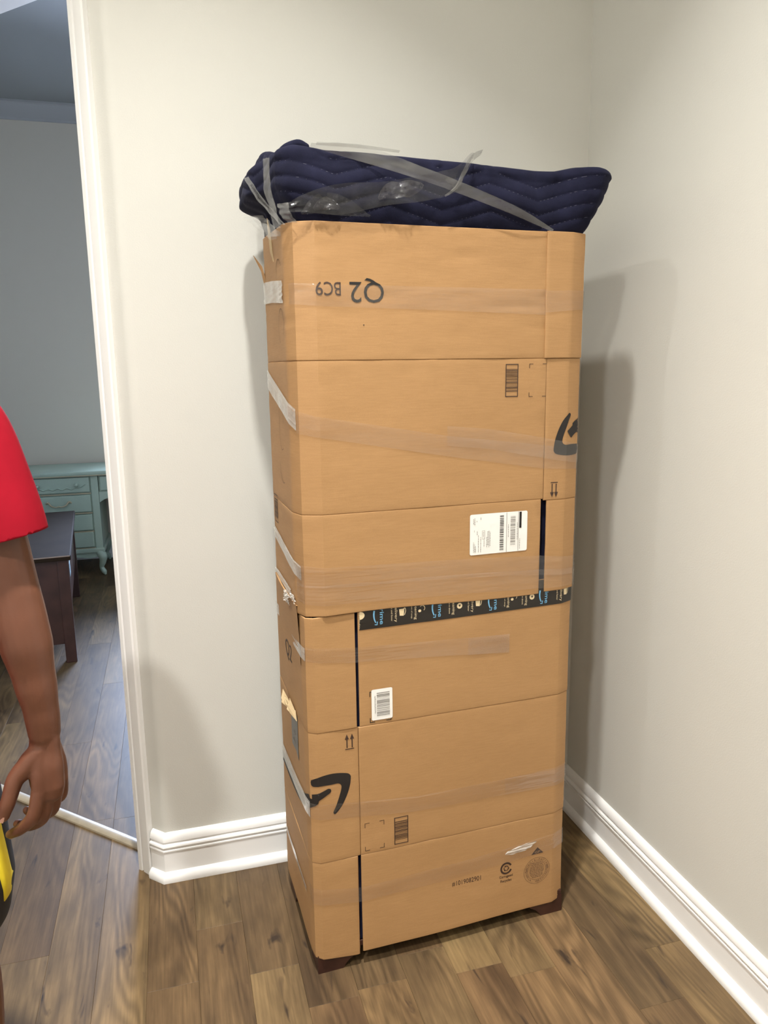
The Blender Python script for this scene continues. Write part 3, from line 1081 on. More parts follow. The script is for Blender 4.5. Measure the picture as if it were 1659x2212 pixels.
# faint pen loops and a small printed barcode on the left side
sd = lambda v: UP.c[1] - (v - 0.055)
loop = lambda v, z, rx, rz, a0, a1: strip2([(sd(v) + rx * math.cos(a0 + (a1 - a0) * i / 30), z + rz * math.sin(a0 + (a1 - a0) * i / 30)) for i in range(31)], 0.0016)
decal('pen_mark', UP, [loop(0.115, 1.735, 0.028, 0.028, 0.4, 3.6), loop(0.105, 1.615, 0.030, 0.040, -0.5, 4.2), loop(0.15, 1.385, 0.030, 0.055, 0.2, 5.2), loop(0.15, 1.30, 0.04, 0.05, 3.2, 5.6)], MAT['thin_ink'], upp, 15.0, layer=UL)
decal('printed_barcode', UP, barcode(sd(0.298), sd(0.252), 1.130, 1.203, 8), MAT['brown_ink'], upp, 11.0, layer=UL)
decal('speck', UP, [poly2([(0.152 + 0.0016 * math.cos(a), 1.613 + 0.0014 * math.sin(a)) for a in (0, 1, 2, 3, 4, 5)])], MAT['ink'], upp, 15.0, layer=UL)

# ---- shipping label
def rrect(a, b, c, d, r):
    out = []
    for x, z, t0 in ((b - r, d - r, 0), (a + r, d - r, PI / 2), (a + r, c + r, PI), (b - r, c + r, 1.5 * PI)):
        out += [(x + r * math.cos(t0 + PI / 2 * i / 5), z + r * math.sin(t0 + PI / 2 * i / 5)) for i in range(6)]
    return out
lab = decal('shipping_label', UP, [fill2(rrect(0.4105, 0.5660, 1.0680, 1.1690, 0.0045))], MAT['label'], upp, 11.0, 0.0012, UL, 'white shipping label')
def bars_label(u0_, u1_, z0_, z1_, seed, col=None):
    r_ = random.Random(seed)
    out, z = [], z0_
    while z < z1_:
        h = r_.choice((0.0006, 0.0009, 0.0013, 0.0019))
        out.append(rect2(u0_, u1_, z, min(z + h, z1_)))
        z += h + r_.choice((0.0009, 0.0013, 0.0019, 0.0028))
    return out
def pr(name, shapes, mat):
    return decal(name, UP, shapes, MAT[mat], upp, 11.0, 0.0020, UL, parent=lab)
pr('printed_barcode', bars_label(0.4905, 0.5010, 1.0745, 1.1620, 3), 'ink')
pr('printed_barcode', bars_label(0.5195, 0.5330, 1.0860, 1.1585, 4), 'grey_ink')
pr('printed_line', [rect2(0.5085, 0.5095, 1.0690, 1.1680), rect2(0.5405, 0.5415, 1.0690, 1.1680)], 'grey_ink')
pr('printed_block', [rect2(0.5435, 0.5495, 1.1270, 1.1675)], 'ink')
tl_ = []
r_ = random.Random(21)
for u_, za, zb in ((0.4195, 1.075, 1.100), (0.4225, 1.075, 1.096), (0.4250, 1.075, 1.090), (0.4325, 1.075, 1.118), (0.4385, 1.075, 1.112), (0.4475, 1.088, 1.110), (0.4545, 1.086, 1.111), (0.4575, 1.090, 1.125),
                   (0.4605, 1.085, 1.127), (0.4635, 1.088, 1.123), (0.4195, 1.145, 1.158), (0.4225, 1.143, 1.160), (0.4280, 1.150, 1.154), (0.4385, 1.155, 1.162), (0.4290, 1.118, 1.128), (0.4215, 1.126, 1.130), (0.5135, 1.106, 1.138), (0.5375, 1.098, 1.142), (0.5450, 1.074, 1.100)):
    z = za
    while z < zb:
        l_ = r_.uniform(0.0015, 0.006)
        tl_.append(rect2(u_, u_ + 0.0012, z, min(z + l_, zb)))
        z += l_ + 0.0012
pr('printed_text', tl_, 'grey_ink')
fr_ = [rect2(0.4425, 0.4430, 1.1065, 1.1275), rect2(0.4500, 0.4505, 1.1065, 1.1275), rect2(0.4430, 0.4500, 1.1065, 1.1070), rect2(0.4430, 0.4500, 1.1270, 1.1275)]
pr('printed_text', fr_ + [text2('ECOM', 0.0045, -PI / 2, (0.4450, 1.1245))], 'grey_ink')

# ---- tape on the upper box
tape_strip('clear_tape', UP, [(-0.01, 1.680, 0.044), (0.06, 1.6745, 0.046), (0.30, 1.672, 0.050), (0.606, 1.667, 0.058)], upp, 15.0, layer=UL, off=0.0018)
tape_strip('clear_tape', UP, [(0.600, 1.668, 0.050), (0.700, 1.674, 0.044), (0.80, 1.676, 0.044)], upp, 16.0, layer=UL + 0.003)
tape_strip('clear_tape', UP, [(0.000, 1.405, 0.050), (0.04, 1.394, 0.046), (0.35, 1.338, 0.048), (0.606, 1.300, 0.058), (0.72, 1.286, 0.046)], upp, 13.0, layer=UL)
tape_strip('clear_tape', UP, [(0.35, 1.362, 0.046), (0.46, 1.350, 0.048), (0.606, 1.322, 0.050), (0.72, 1.30, 0.048)], upp, 14.0, layer=UL + 0.0004)
tape_strip('clear_tape', UP, [(-0.02, 1.054, 0.052), (0.04, 1.047, 0.050), (0.35, 1.040, 0.046), (0.603, 1.026, 0.050), (0.75, 1.010, 0.046)], upp, 11.0, layer=UL + 0.0004, wrinkle=0.0012)
tape_strip('clear_tape', UP, [(-0.02, 1.010, 0.046), (0.04, 1.006, 0.048), (0.35, 1.000, 0.050), (0.603, 0.990, 0.050), (0.75, 0.984, 0.044)], upp, 11.0, layer=UL + 0.0012, wrinkle=0.0014)
tape_strip('sheen_tape', UP, [(US0, 1.707, 0.052), (sd(0.20), 1.700, 0.050), (sd(0.068), 1.688, 0.048)], upp, 15.0, 'tape_sheen', layer=UL, off=0.002, wrinkle=0.003, n=40)
tape_strip('sheen_tape', UP, [(US0, 1.497, 0.047), (sd(0.06), 1.425, 0.047), (0.000, 1.409, 0.048)], upp, 13.0, 'tape_sheen', layer=UL, off=0.002, n=40)
tape_strip('sheen_tape', UP, [(US0, 1.102, 0.030), (sd(0.06), 1.067, 0.034), (0.000, 1.056, 0.034)], upp, 11.0, 'tape_sheen', layer=UL, off=0.002, n=40)
tape_strip('sheen_tape', UP, [(US0, 0.995, 0.016), (sd(0.10), 0.985, 0.026)], upp, 11.0, 'tape_sheen', layer=UL, off=0.002, n=30, wrinkle=0.002)

# ---- curled lips, tears and the crumpled tape on the left edge of the upper box
def scrap(name, pts3, root, mat, thick=0.0015, label=None):
    z0 = root['z_base']
    P3 = [Vector((p[0], p[1], p[2] - z0)) for p in pts3]
    c = sum(P3, Vector()) / len(P3)
    n_ = (P3[1] - P3[0]).cross(P3[2] - P3[0]).normalized() * thick
    m = len(P3)
    vs = [p for p in P3] + [p + n_ for p in P3] + [c - n_ * 0.3, c + n_ * 1.6]
    fs = []
    for i in range(m):
        j = (i + 1) % m
        fs += [(2 * m, j, i), (2 * m + 1, m + i, m + j), (i, j, m + j, m + i)]
    o = mesh(name, vs, fs, MAT[mat], root)
    if label:
        o['label'] = label
    return o
scrap('torn_flap', [(-0.008, 0.300, 1.745), (-0.012, 0.318, 1.772), (-0.030, 0.334, 1.800), (-0.022, 0.325, 1.785), (-0.008, 0.318, 1.750), (-0.007, 0.310, 1.715)], upp, 'card')
scrap('torn_flap', [(-0.010, 0.205, 1.790), (-0.010, 0.230, 1.850), (-0.013, 0.215, 1.868), (-0.011, 0.196, 1.840), (-0.010, 0.170, 1.765)], upp, 'torn')
# open corrugated lip of the lower box's side that stands away below the upper sleeve
lip = MB()
zz0 = 0.040
for i in range(24):
    v0_, v1_ = 0.055 + i * 0.0110, 0.055 + (i + 1) * 0.0110
    zt_ = lambda v: 0.972 + 0.050 * (v - 0.055) - zz0
    ou = lambda v: -0.0075 - 0.0055 * math.sin(PI * min(1, (v - 0.05) / 0.28))
    a_, b_ = (v0_ + v1_) / 2, v1_
    lip.add([(ou(v0_), v0_, zt_(v0_)), (ou(a_) + 0.0028, a_, zt_(a_)), (ou(b_), b_, zt_(b_)), (ou(v0_), v0_, zt_(v0_) - 0.012), (ou(a_) + 0.0028, a_, zt_(a_) - 0.012), (ou(b_), b_, zt_(b_) - 0.012)], [(0, 1, 4, 3), (1, 2, 5, 4)])
lip.build('corrugated_core', MAT['flute'], low)
vs, fs = [], []
nv = 30
for i in range(nv + 1):
    v_ = 0.045 + i * 0.27 / nv
    zt_ = 0.972 + 0.050 * (v_ - 0.055) - zz0
    o_ = -0.0100 - 0.0055 * math.sin(PI * min(1, max(0, (v_ - 0.05) / 0.28)))
    vs += [(o_ + 0.0035, v_, zt_), (o_, v_, zt_), (-0.0058, v_, zt_ - 0.085), (-0.0050, v_, zt_ - 0.15)]
for i in range(nv):
    for j in range(3):
        fs.append((i * 4 + j, i * 4 + j + 1, i * 4 + j + 5, i * 4 + j + 4))
shade_auto(mesh('lifted_side_flap', vs, fs, MAT['card'], low), 40)
def crumple(name, centre, size, root, mat, seed, n=26):
    z0 = root['z_base']
    vs, fs = [], []
    for i in range(n + 1):
        for j in range(n + 1):
            a, b = i / n - 0.5, j / n - 0.5
            q = Vector((a * 5, b * 5, seed))
            d = 0.45 * noise.noise(q) + 0.12 * noise.noise(q * 2.3)
            vs.append((centre[0] + size[0] * d * 1.6, centre[1] + size[1] * (a + 0.2 * noise.noise(q + Vector((5, 0, 0)))), centre[2] - z0 + size[2] * (b + 0.2 * noise.noise(q + Vector((0, 5, 0))))))
    for i in range(n):
        for j in range(n):
            a = i * (n + 1) + j
            fs.append((a, a + 1, a + n + 2, a + n + 1))
    return mesh(name, vs, fs, MAT[mat], root, True, False)
crumple('crumpled_tape', (-0.020, 0.115, 0.974), (0.012, 0.060, 0.026), upp, 'tape_sheen', 3.1)
crumple('crumpled_tape', (-0.014, 0.07, 0.986), (0.008, 0.060, 0.016), upp, 'tape_sheen', 8.1)

# ---- print on the lower box
decal('printed_mark', LP, up_arrows(0.0985, 0.6105, 0.040, 0.0130), MAT['brown_ink'], low, 3.0)
sm = lambda p: (0.0035 + p[0] * 1.0, 0.5420 + p[1] * 0.98)
decal('printed_mark', LP, [fill2(smooth2([sm(p) for p in HEAD] + [sm(HEAD[0])], 4)[:-1])], MAT['ink'], low, 3.0, maxlen=0.012)
ls = lambda v: LP.c[1] - (v - 0.040)
head_ = [(0.0415, 0.5175), (0.0470, 0.5160), (0.0490, 0.5110), (0.0465, 0.5060), (0.0360, 0.4995), (0.0190, 0.4890), (0.0042, 0.4795), (0.0042, 0.5040), (0.0150, 0.5070), (0.0280, 0.5120)]
decal('printed_mark', LP, [fill2(smooth2(head_[:6], 4)[:-1] + head_[5:7] + [(0.0042, 0.4920)] + head_[7:])], MAT['ink'], low, 3.0, off=0.0013, maxlen=0.008)
tail = smooth2([(0.0044, 0.4920), (LP.c[2], 0.486), (ls(0.06), 0.463), (ls(0.14), 0.437), (ls(0.25), 0.424), (ls(0.374), 0.421)], 10)
decal('printed_mark', LP, [strip2(tail, [0.026 + 0.006 * min(1, i / 10) for i in range(len(tail))])], MAT['ink'], low, 3.0, off=0.0013, maxlen=0.005)
decal('printed_mark', LP, brackets(0.1325, 0.1835, 0.3265, 0.4030, 0.0125), MAT['brown_ink'], low, 4.0)
decal('printed_barcode', LP, barcode(0.2100, 0.2475, 0.3270, 0.4025, 6), MAT['brown_ink'], low, 4.0)
decal('printed_text', LP, [text2('#1019082901', 1, fit=(0.0835, 0.0150), at=(0.3695, 0.1660))], MAT['brown_ink'], low, 2.0)
# recycling mark: open ring with three arrows, two lines of lettering
rc = [arc2(0.5285, 0.1835, 0.0152, 0.45, 0.45 + 2 * PI - 0.80, 0.0052)]
for a0 in (0.5, 2.6, 4.7):
    rc.append(arc2(0.5285, 0.1835, 0.0066, a0, a0 + 1.35, 0.0026, 10))
    a1_ = a0 + 1.35
    px, pz = 0.5285 + 0.0066 * math.cos(a1_), 0.1835 + 0.0066 * math.sin(a1_)
    tx, tz = -math.sin(a1_), math.cos(a1_)
    nx, nz = math.cos(a1_), math.sin(a1_)
    rc.append(poly2([(px + nx * 0.0034, pz + nz * 0.0034), (px - nx * 0.0034, pz - nz * 0.0034), (px + tx * 0.0045, pz + tz * 0.0045)]))
rc += [text2('Corrugated', 1, fit=(0.0400, 0.0100), at=(0.5085, 0.1535), bold=0.012), text2('Recycles', 1, fit=(0.0330, 0.0100), at=(0.5120, 0.1405), bold=0.012)]
decal('printed_mark', LP, rc, MAT['brown_ink'], low, 2.0)
# maker's certificate: two rings, lettering round the rim, lines of small print
ccx, ccz, cr = 0.6228, 0.1545, 0.0395
ct = [arc2(ccx, ccz, cr, 0, 2 * PI, 0.0009, 60), arc2(ccx, ccz, cr * 0.71, 0, 2 * PI, 0.0009, 50)]
def around(word, rad, a_mid, size, inward):
    out = []
    step = size * 0.70 / rad
    n_ = len(word)
    for i, ch in enumerate(word):
        if ch == ' ':
            continue
        if not inward:
            a = a_mid + (n_ / 2 - 0.5 - i) * step
            rot = a - PI / 2
        else:
            a = a_mid - (n_ / 2 - 0.5 - i) * step
            rot = a + PI / 2
        r_0 = rad if not inward else rad + size * 0.70
        out.append(text2(ch, size, rot, (ccx + r_0 * math.cos(a), ccz + r_0 * math.sin(a)), align='CENTER'))
    return out
ct += around('GEORGIA-PACIFIC', cr * 0.76, PI / 2, 0.0092, False)
ct += around('OLYMPIA, WASHINGTON', cr * 0.755, -PI / 2, 0.0088, True)
for a in (0.0, PI):
    ct.append(poly2([(ccx + cr * 0.86 * math.cos(a) + 0.0015 * math.cos(b * 1.05), ccz + 0.0015 * math.sin(b * 1.05)) for b in range(6)]))
r_ = random.Random(4)
for i in range(10):
    z = ccz + 0.0215 - i * 0.0047
    hw = 0.85 * math.sqrt(max(0, (cr * 0.68) ** 2 - (z - ccz) ** 2))
    x = ccx - hw
    while x < ccx + hw - 0.002:
        l_ = r_.uniform(0.003, 0.010)
        ct.append(rect2(x, min(x + l_, ccx + hw), z, z + 0.0019))
        x += l_ + 0.0012
decal('printed_certificate', LP, ct, MAT['thin_ink'], low, 2.0)
decal('printed_mark', LP, [poly2([(0.6045, 0.2050), (0.6420, 0.2050), (0.6235, 0.2245)])], MAT['brown_ink'], low, 2.0)
decal('printed_mark', LP, [text2('GP', 1, fit=(0.0165, 0.0070), at=(0.6150, 0.2075))], MAT['card'], low, 2.0, off=0.0014)
# white barcode label with the corner marks round it
decal('printed_mark', LP, brackets(0.1510, 0.2060, 0.6705, 0.7515, 0.013, 0.0017), MAT['ink'], low, 6.0)
wl = decal('barcode_label', LP, [fill2(rrect(0.1555, 0.2090, 0.6760, 0.7560, 0.004))], MAT['label'], low, 6.0, 0.0016, label='small white barcode label')
decal('printed_barcode', LP, bars_label(0.1685, 0.2015, 0.6870, 0.7480, 12), MAT['grey_ink'], low, 6.0, 0.0024, parent=wl)
decal('printed_text', LP, [text2('spbsc0e034r', 1, rot=-PI / 2, at=(0.1620, 0.7400), fit=(0.047, 0.0045))], MAT['grey_ink'], low, 6.0, 0.0024, parent=wl)
# 'Q2' and the black tag on the left side
decal('printed_mark', LP, [xform2(text2('Q2', 1, fit=(0.09, 0.052)), lambda v: (ls(0.255) + v[0], 0.772 + v[1]))], MAT['brown_ink'], low, 5.0)
tagp = [(ls(0.205), 0.6400), (ls(0.120), 0.6560), (ls(0.118), 0.5350), (ls(0.150), 0.5480), (ls(0.205), 0.5430)]
bt = decal('black_tag', LP, [fill2(tagp)], MAT['ptape'], low, 3.0, 0.0012, label='torn piece of black printed tape')
r_ = random.Random(9)
ws_ = []
for i in range(16):
    a_, b_ = r_.uniform(0.13, 0.195), r_.uniform(0.562, 0.635)
    ws_.append(strip2([(ls(a_), b_), (ls(a_ - 0.012), b_ - r_.uniform(-0.004, 0.006)), (ls(a_ - 0.02), b_ - 0.006)], 0.0014))
decal('printed_text', LP, ws_, MAT['grey_ink'], low, 3.0, 0.0018, parent=bt)
for i in range(9):
    a_ = 0.120 + i * 0.014
    zc = 0.655 - 0.0012 * i
    r_ = random.Random(40 + i)
    scrap('torn_paper', [(-0.0055, a_, zc - 0.012), (-0.014 - r_.random() * 0.012, a_ + 0.018, zc + 0.006), (-0.010 - r_.random() * 0.016, a_ + 0.026 + r_.random() * 0.01, zc + 0.022 + r_.random() * 0.015), (-0.006, a_ + 0.010, zc + 0.012)], low, 'torn')

# ---- black printed tape along the top of the lower box
PT0, PT1 = 0.1285, LP.c[5]
ptape = tape_strip('printed_tape', LP, [(PT0, 0.9455, 0.070), (0.35, 0.9470, 0.070), (LP.c[6] + 0.02, 0.9520, 0.070)], low, 6.0, 'ptape', off=0.0010, wrinkle=0.0001, label='black packing tape printed with blue and cream words')
zt0 = lambda u_: 0.9105 + 0.006 * (u_ - PT0)   # lower edge of the tape
def down(body, u_, length, height, mat, end=0.008, thick=0.0):
    """word reading downwards, letter tops towards +u; u_ = base line"""
    z1 = zt0(u_) + end
    sh_ = text2(body, 1, fit=(length, height), bold=thick)
    return xform2(sh_, lambda v: (u_ + v[1], z1 + length - v[0]))
blue_, cream_ = [], []
def smile_small(u_):
    z = zt0(u_) + 0.010
    c_ = smooth2([(u_ + 0.002, z + 0.034), (u_ + 0.0008, z + 0.024), (u_ + 0.002, z + 0.013), (u_ + 0.0055, z + 0.004)], 6)
    o_ = [strip2(c_, [0.0042 - 0.0016 * i / len(c_) for i in range(len(c_))])]
    o_.append(strip2([(u_ + 0.0030, z - 0.0005), (u_ + 0.0085, z - 0.0015), (u_ + 0.0095, z + 0.0065)], 0.0024))
    return o_
for u_ in (0.1640, 0.3135, 0.4640, 0.6075):
    blue_ += smile_small(u_)
    blue_.append(down('prime', u_ + 0.0125, 0.050, 0.0130, 0, 0.0085, 0.01))
def bag(u_):
    z = zt0(u_) + 0.024
    o_ = [poly2([(u_, z), (u_ + 0.010, z - 0.001), (u_ + 0.0120, z + 0.017), (u_ - 0.0015, z + 0.0165)])]
    o_.append(strip2(smooth2([(u_ + 0.0120, z + 0.001), (u_ + 0.0150, z + 0.010), (u_ + 0.0140, z + 0.0175), (u_ + 0.0105, z + 0.0175)]), 0.0016))
    return o_
def phones(u_):
    z = zt0(u_) + 0.027
    return [arc2(u_ + 0.0068, z + 0.009, 0.0068, -0.9, 2.4, 0.0015, 16), poly2([(u_ + 0.0005 + 0.0040 * math.cos(a), z + 0.003 + 0.0036 * math.sin(a)) for a in [b * 2 * PI / 10 for b in range(10)]])]
def play(u_):
    z = zt0(u_) + 0.030
    ring_ = [(u_ + 0.0075 + 0.0072 * math.cos(a), z + 0.0072 * math.sin(a)) for a in [b * 2 * PI / 24 for b in range(24)]]
    tri_ = [(u_ + 0.0045, z + 0.0030), (u_ + 0.0105, z + 0.0030), (u_ + 0.0075, z - 0.0032)]
    return poly2(ring_), poly2(tri_)
tri_all = []
for u_, w_, b_ in ((0.2155, 'delivery', 'bag'), (0.2660, 'listening', 'hp'), (0.3650, 'streaming', 'play'), (0.4160, 'delivery', 'bag'), (0.5150, 'listening', 'hp'), (0.5650, 'streaming', 'play'), (0.6650, 'delivery', 'bag')):
    sub = {'delivery': 'free and faster', 'listening': 'millions of songs', 'streaming': 'movies tv shows'}[w_]
    cream_.append(down(w_, u_, 0.043, 0.0088, 0, 0.0095))
    cream_.append(down(sub, u_ - 0.0075, 0.041, 0.0042, 0, 0.0130))
    if b_ == 'bag':
        cream_ += bag(u_ + 0.0145)
    elif b_ == 'hp':
        cream_ += phones(u_ + 0.0150)
    else:
        r1_, t1_ = play(u_ + 0.0140)
        cream_.append(r1_)
        tri_all.append(t1_)
cream_.append(poly2([(PT0 + 0.0010 + 0.0125 * max(0, math.cos(a)), zt0(PT0) + 0.036 + 0.0100 * math.sin(a)) for a in [-PI / 2 + PI * b / 14 for b in range(15)]]))
# perforated torn end of the tape
for i in range(9):
    z = zt0(PT0) + 0.003 + i * 0.0048
    cream_.append(poly2([(PT0 - 0.0004, z), (PT0 + 0.0012 + 0.0022 * ((i * 37) % 5) / 5, z + 0.0010), (PT0 - 0.0004, z + 0.0034)]))
decal('printed_text', LP, blue_, MAT['blue_ink'], low, 6.0, 0.0018, parent=ptape)
decal('printed_text', LP, cream_, MAT['cream'], low, 6.0, 0.0018, parent=ptape)
decal('printed_mark', LP, tri_all, MAT['ptape'], low, 6.0, 0.0023, parent=ptape)

# ---- tape on the lower box
tape_strip('clear_tape', LP, [(0.000, 0.864, 0.036), (0.12, 0.850, 0.038), (0.35, 0.838, 0.042), (0.525, 0.826, 0.050)], low, 6.0)
tape_strip('clear_tape', LP, [(0.41, 0.833, 0.044), (0.525, 0.828, 0.050)], low, 6.0, off=0.0022)
tape_strip('clear_tape', LP, [(-0.01, 0.462, 0.040), (0.12, 0.446, 0.042), (0.27, 0.430, 0.042), (0.75, 0.424, 0.048)], low, 4.0)
tape_strip('clear_tape', LP, [(0.52, 0.432, 0.040), (0.75, 0.434, 0.046)], low, 4.0, off=0.0024, wrinkle=0.0012)
tape_strip('clear_tape', LP, [(-0.02, 0.230, 0.046), (0.12, 0.208, 0.040), (0.40, 0.214, 0.044), (0.75, 0.238, 0.046)], low, 2.0, off=0.0020, wrinkle=0.0004)
tape_strip('wrinkled_tape', LP, [(0.522, 0.229, 0.006), (0.545, 0.231, 0.018), (0.585, 0.236, 0.020), (0.618, 0.246, 0.006)], low, 2.0, 'tape_sheen', off=0.0024, wrinkle=0.006, n=40)
tape_strip('sheen_tape', LP, [(LS0, 0.440, 0.045), (ls(0.15), 0.452, 0.045), (ls(0.04), 0.462, 0.044), (LP.c[2], 0.464, 0.042)], low, 3.0, 'tape_sheen', off=0.0022, n=40)
tape_strip('sheen_tape', LP, [(LS0, 0.872, 0.030), (ls(0.10), 0.862, 0.030), (LP.c[2], 0.862, 0.032)], low, 5.0, 'tape_sheen', off=0.0022, n=40)
tape_strip('sheen_tape', LP, [(LS0, 0.196, 0.016), (ls(0.18), 0.196, 0.020), (ls(0.07), 0.200, 0.014)], low, 1.0, 'tape_sheen', off=0.0022, n=40)

# ================================================================== quilted moving blanket
bla = tower('moving_blanket', 'navy blue quilted moving blanket bulging out of the top of the boxes', 'blanket', 0.06)
BPTS = [(0.012, 0.372), (0.006, 0.10), (0.008, 0.045), (0.020, 0.016), (0.055, 0.006), (TW - 0.055, 0.006), (TW - 0.022, 0.016), (TW - 0.010, 0.045), (TW - 0.010, 0.36), (TW - 0.03, 0.385), (0.03, 0.385)]
def closed_path(pts, n):
    P_ = [Vector(p) for p in pts] + [Vector(pts[0])]
    c = [0]
    for a, b in zip(P_, P_[1:]):
        c.append(c[-1] + (b - a).length)
    out = []
    for i in range(n):
        s = c[-1] * i / n
        k_ = 0
        while s > c[k_ + 1]:
            k_ += 1
        t = (s - c[k_]) / (c[k_ + 1] - c[k_])
        out.append((P_[k_].lerp(P_[k_ + 1], t), s))
    return out, c
NB = 620
ring, cc = closed_path(BPTS, NB)
s_front = cc[4] - 0.055                         # s such that s - s_front = u on the front
# smoothed outward normals
pos = [p for p, s in ring]
nrm = []
for i in range(NB):
    d = (pos[(i + 9) % NB] - pos[i - 9]).normalized()
    nrm.append(Vector((d.y, -d.x)))
def tri(x):
    x = x % 1.0
    return 1 - abs(2 * x - 1) * 1.0
def sstep(a, b, x):
    t = min(1, max(0, (x - a) / (b - a)))
    return t * t * (3 - 2 * t)
def zig(s):
    return 0.034 * tri((s - 0.095) / 0.24)
PITCH_Q = 0.0300
def top_z(p):
    u_ = p.x
    return 1.966 + 0.006 * math.sin(u_ * 6.0 + 0.4) + 0.012 * math.exp(-((u_ - 0.70) / 0.06) ** 2) + 0.008 * math.exp(-(u_ / 0.05) ** 2) + 0.030 * sstep(0.06, 0.20, p.y) * sstep(0.10, 0.02, u_)
def bl_off(p, n, t):
    """outward bulge above the cardboard; t = 0 at the rim, 1 at the top edge"""
    left = max(0, -n.x) ** 1.0
    right = max(0, n.x)
    front = max(0, -n.y)
    o_ = front * (0.004 + 0.012 * math.sin(PI * min(1, t * 1.1)))
    lv = sstep(0.10, 0.24, p.y)
    o_ += left * ((0.012 + 0.016 * (1 - lv)) * sstep(0.0, 0.6, t) + lv * 0.050 * sstep(0.42, 0.60, t) * (1 - 0.45 * sstep(0.85, 1.0, t)))
    o_ += right * (0.092 * min(1, t) ** 0.85)
    o_ += max(0, n.y) * 0.02 * t
    return o_
def bl_point(i, z, t, quilt=True):
    p, s = ring[i % NB]
    n = nrm[i % NB]
    su = s - s_front
    o_ = bl_off(p, n, t) if t > 0 else 0.0
    if quilt and t > 0:
        ph = (z - 1.83 - zig(su)) / PITCH_Q
        q = abs(math.sin(PI * ph))
        o_ += 0.0040 * (q ** 0.45) - 0.002
        o_ += 0.006 * noise.noise(Vector((su * 7, z * 9, 4.4))) + 0.004 * noise.noise(Vector((su * 18, z * 14, 1.4)))
        # folds pulled together at the left rim
        o_ += 0.007 * math.sin(su * 95 + z * 40) * sstep(0.06, -0.02, su) * sstep(0.75, 0.1, t)
    return Vector((p.x + n.x * o_, p.y + n.y * o_, z))
vs, fs = [], []
rows = []
for z in (0.072, 0.3, 0.6, 0.9, 1.2, 1.5, 1.70, 1.79):
    rows.append([bl_point(i, z, 0, False) for i in range(NB)])
NT = 46
for j in range(NT + 1):
    t = j / NT
    row = []
    for i in range(NB):
        p, s = ring[i]
        zt_ = top_z(p)
        z = 1.815 + (zt_ - 0.016 - 1.815) * t
        row.append(bl_point(i, z, t))
    rows.append(row)
NR = 6
edge = rows[-1]
for j in range(1, NR + 1):                      # rounded top edge
    a = PI / 2 * j / NR
    row = []
    for i in range(NB):
        e = edge[i]
        n = nrm[i]
        row.append(Vector((e.x - n.x * 0.016 * (1 - math.cos(a)), e.y - n.y * 0.016 * (1 - math.cos(a)), e.z + 0.016 * math.sin(a))))
    rows.append(row)
edge = rows[-1]
cen = Vector((TW / 2, 0.19, 1.985))
NC = 16
for j in range(1, NC):                          # top
    t = j / NC
    row = []
    for i in range(NB):
        e = edge[i]
        tx_ = min(max(e.x, 0.14), TW - 0.14)
        c_ = Vector((tx_, 0.19, 1.978))
        q = e.lerp(c_, t)
        q.z += 0.012 * math.exp(-(((q.x - 0.03) / 0.035) ** 2 + ((q.y - 0.10) / 0.05) ** 2)) * 2.2 * t + 0.003 * noise.noise(q * 20) + 0.010 * math.sin(PI * t) * math.exp(-((q.y - 0.33) / 0.06) ** 2)
        row.append(q)
    rows.append(row)
for r_1 in rows:
    vs += [(v.x, v.y, v.z - 0.06) for v in r_1]
for j in range(len(rows) - 1):
    for i in range(NB):
        i2 = (i + 1) % NB
        fs.append((j * NB + i, j * NB + i2, (j + 1) * NB + i2, (j + 1) * NB + i))
last = (len(rows) - 1) * NB
fs.append(tuple(last + i for i in range(NB)))
mesh('quilted_cloth', vs, fs, MAT['blanket'], bla, True, fix=False)
# stitches in the grooves
st = MB()
for kq in range(-2, 6):
    i = 0
    while i < NB:
        p, s = ring[i]
        su = s - s_front
        if -0.25 < su < TW + 0.25:
            z = 1.83 + zig(su) + kq * PITCH_Q
            z2 = 1.83 + zig(su + 0.006) + kq * PITCH_Q
            zt_ = top_z(p) - 0.016
            if 1.832 < z < zt_ and 1.832 < z2 < zt_:
                t1 = (z - 1.815) / (zt_ - 1.815)
                a = bl_point(i, z, t1)
                i2 = (i + 2) % NB
                b = bl_point(i2, z2, (z2 - 1.815) / (zt_ - 1.815))
                n = nrm[i]
                o_ = Vector((n.x, n.y, 0)) * 0.0008
                w_ = Vector((0, 0, 0.00055))
                zb = Vector((0, 0, 0.06))
                st.add([a + o_ - w_ - zb, b + o_ - w_ - zb, b + o_ + w_ - zb, a + o_ + w_ - zb], [(0, 1, 2, 3)])
        i += 3
tag(st.build('stitching', MAT['thread'], bla), kind='stuff')
# small rolled corner of cloth standing up at the top left
MB().tube([(0.000, 0.115, 1.918), (0.018, 0.110, 1.934), (0.042, 0.105, 1.944), (0.060, 0.102, 1.940)], [0.010, 0.012, 0.011, 0.008], 10, 5).build('rolled_corner', MAT['blanket'], bla, True)

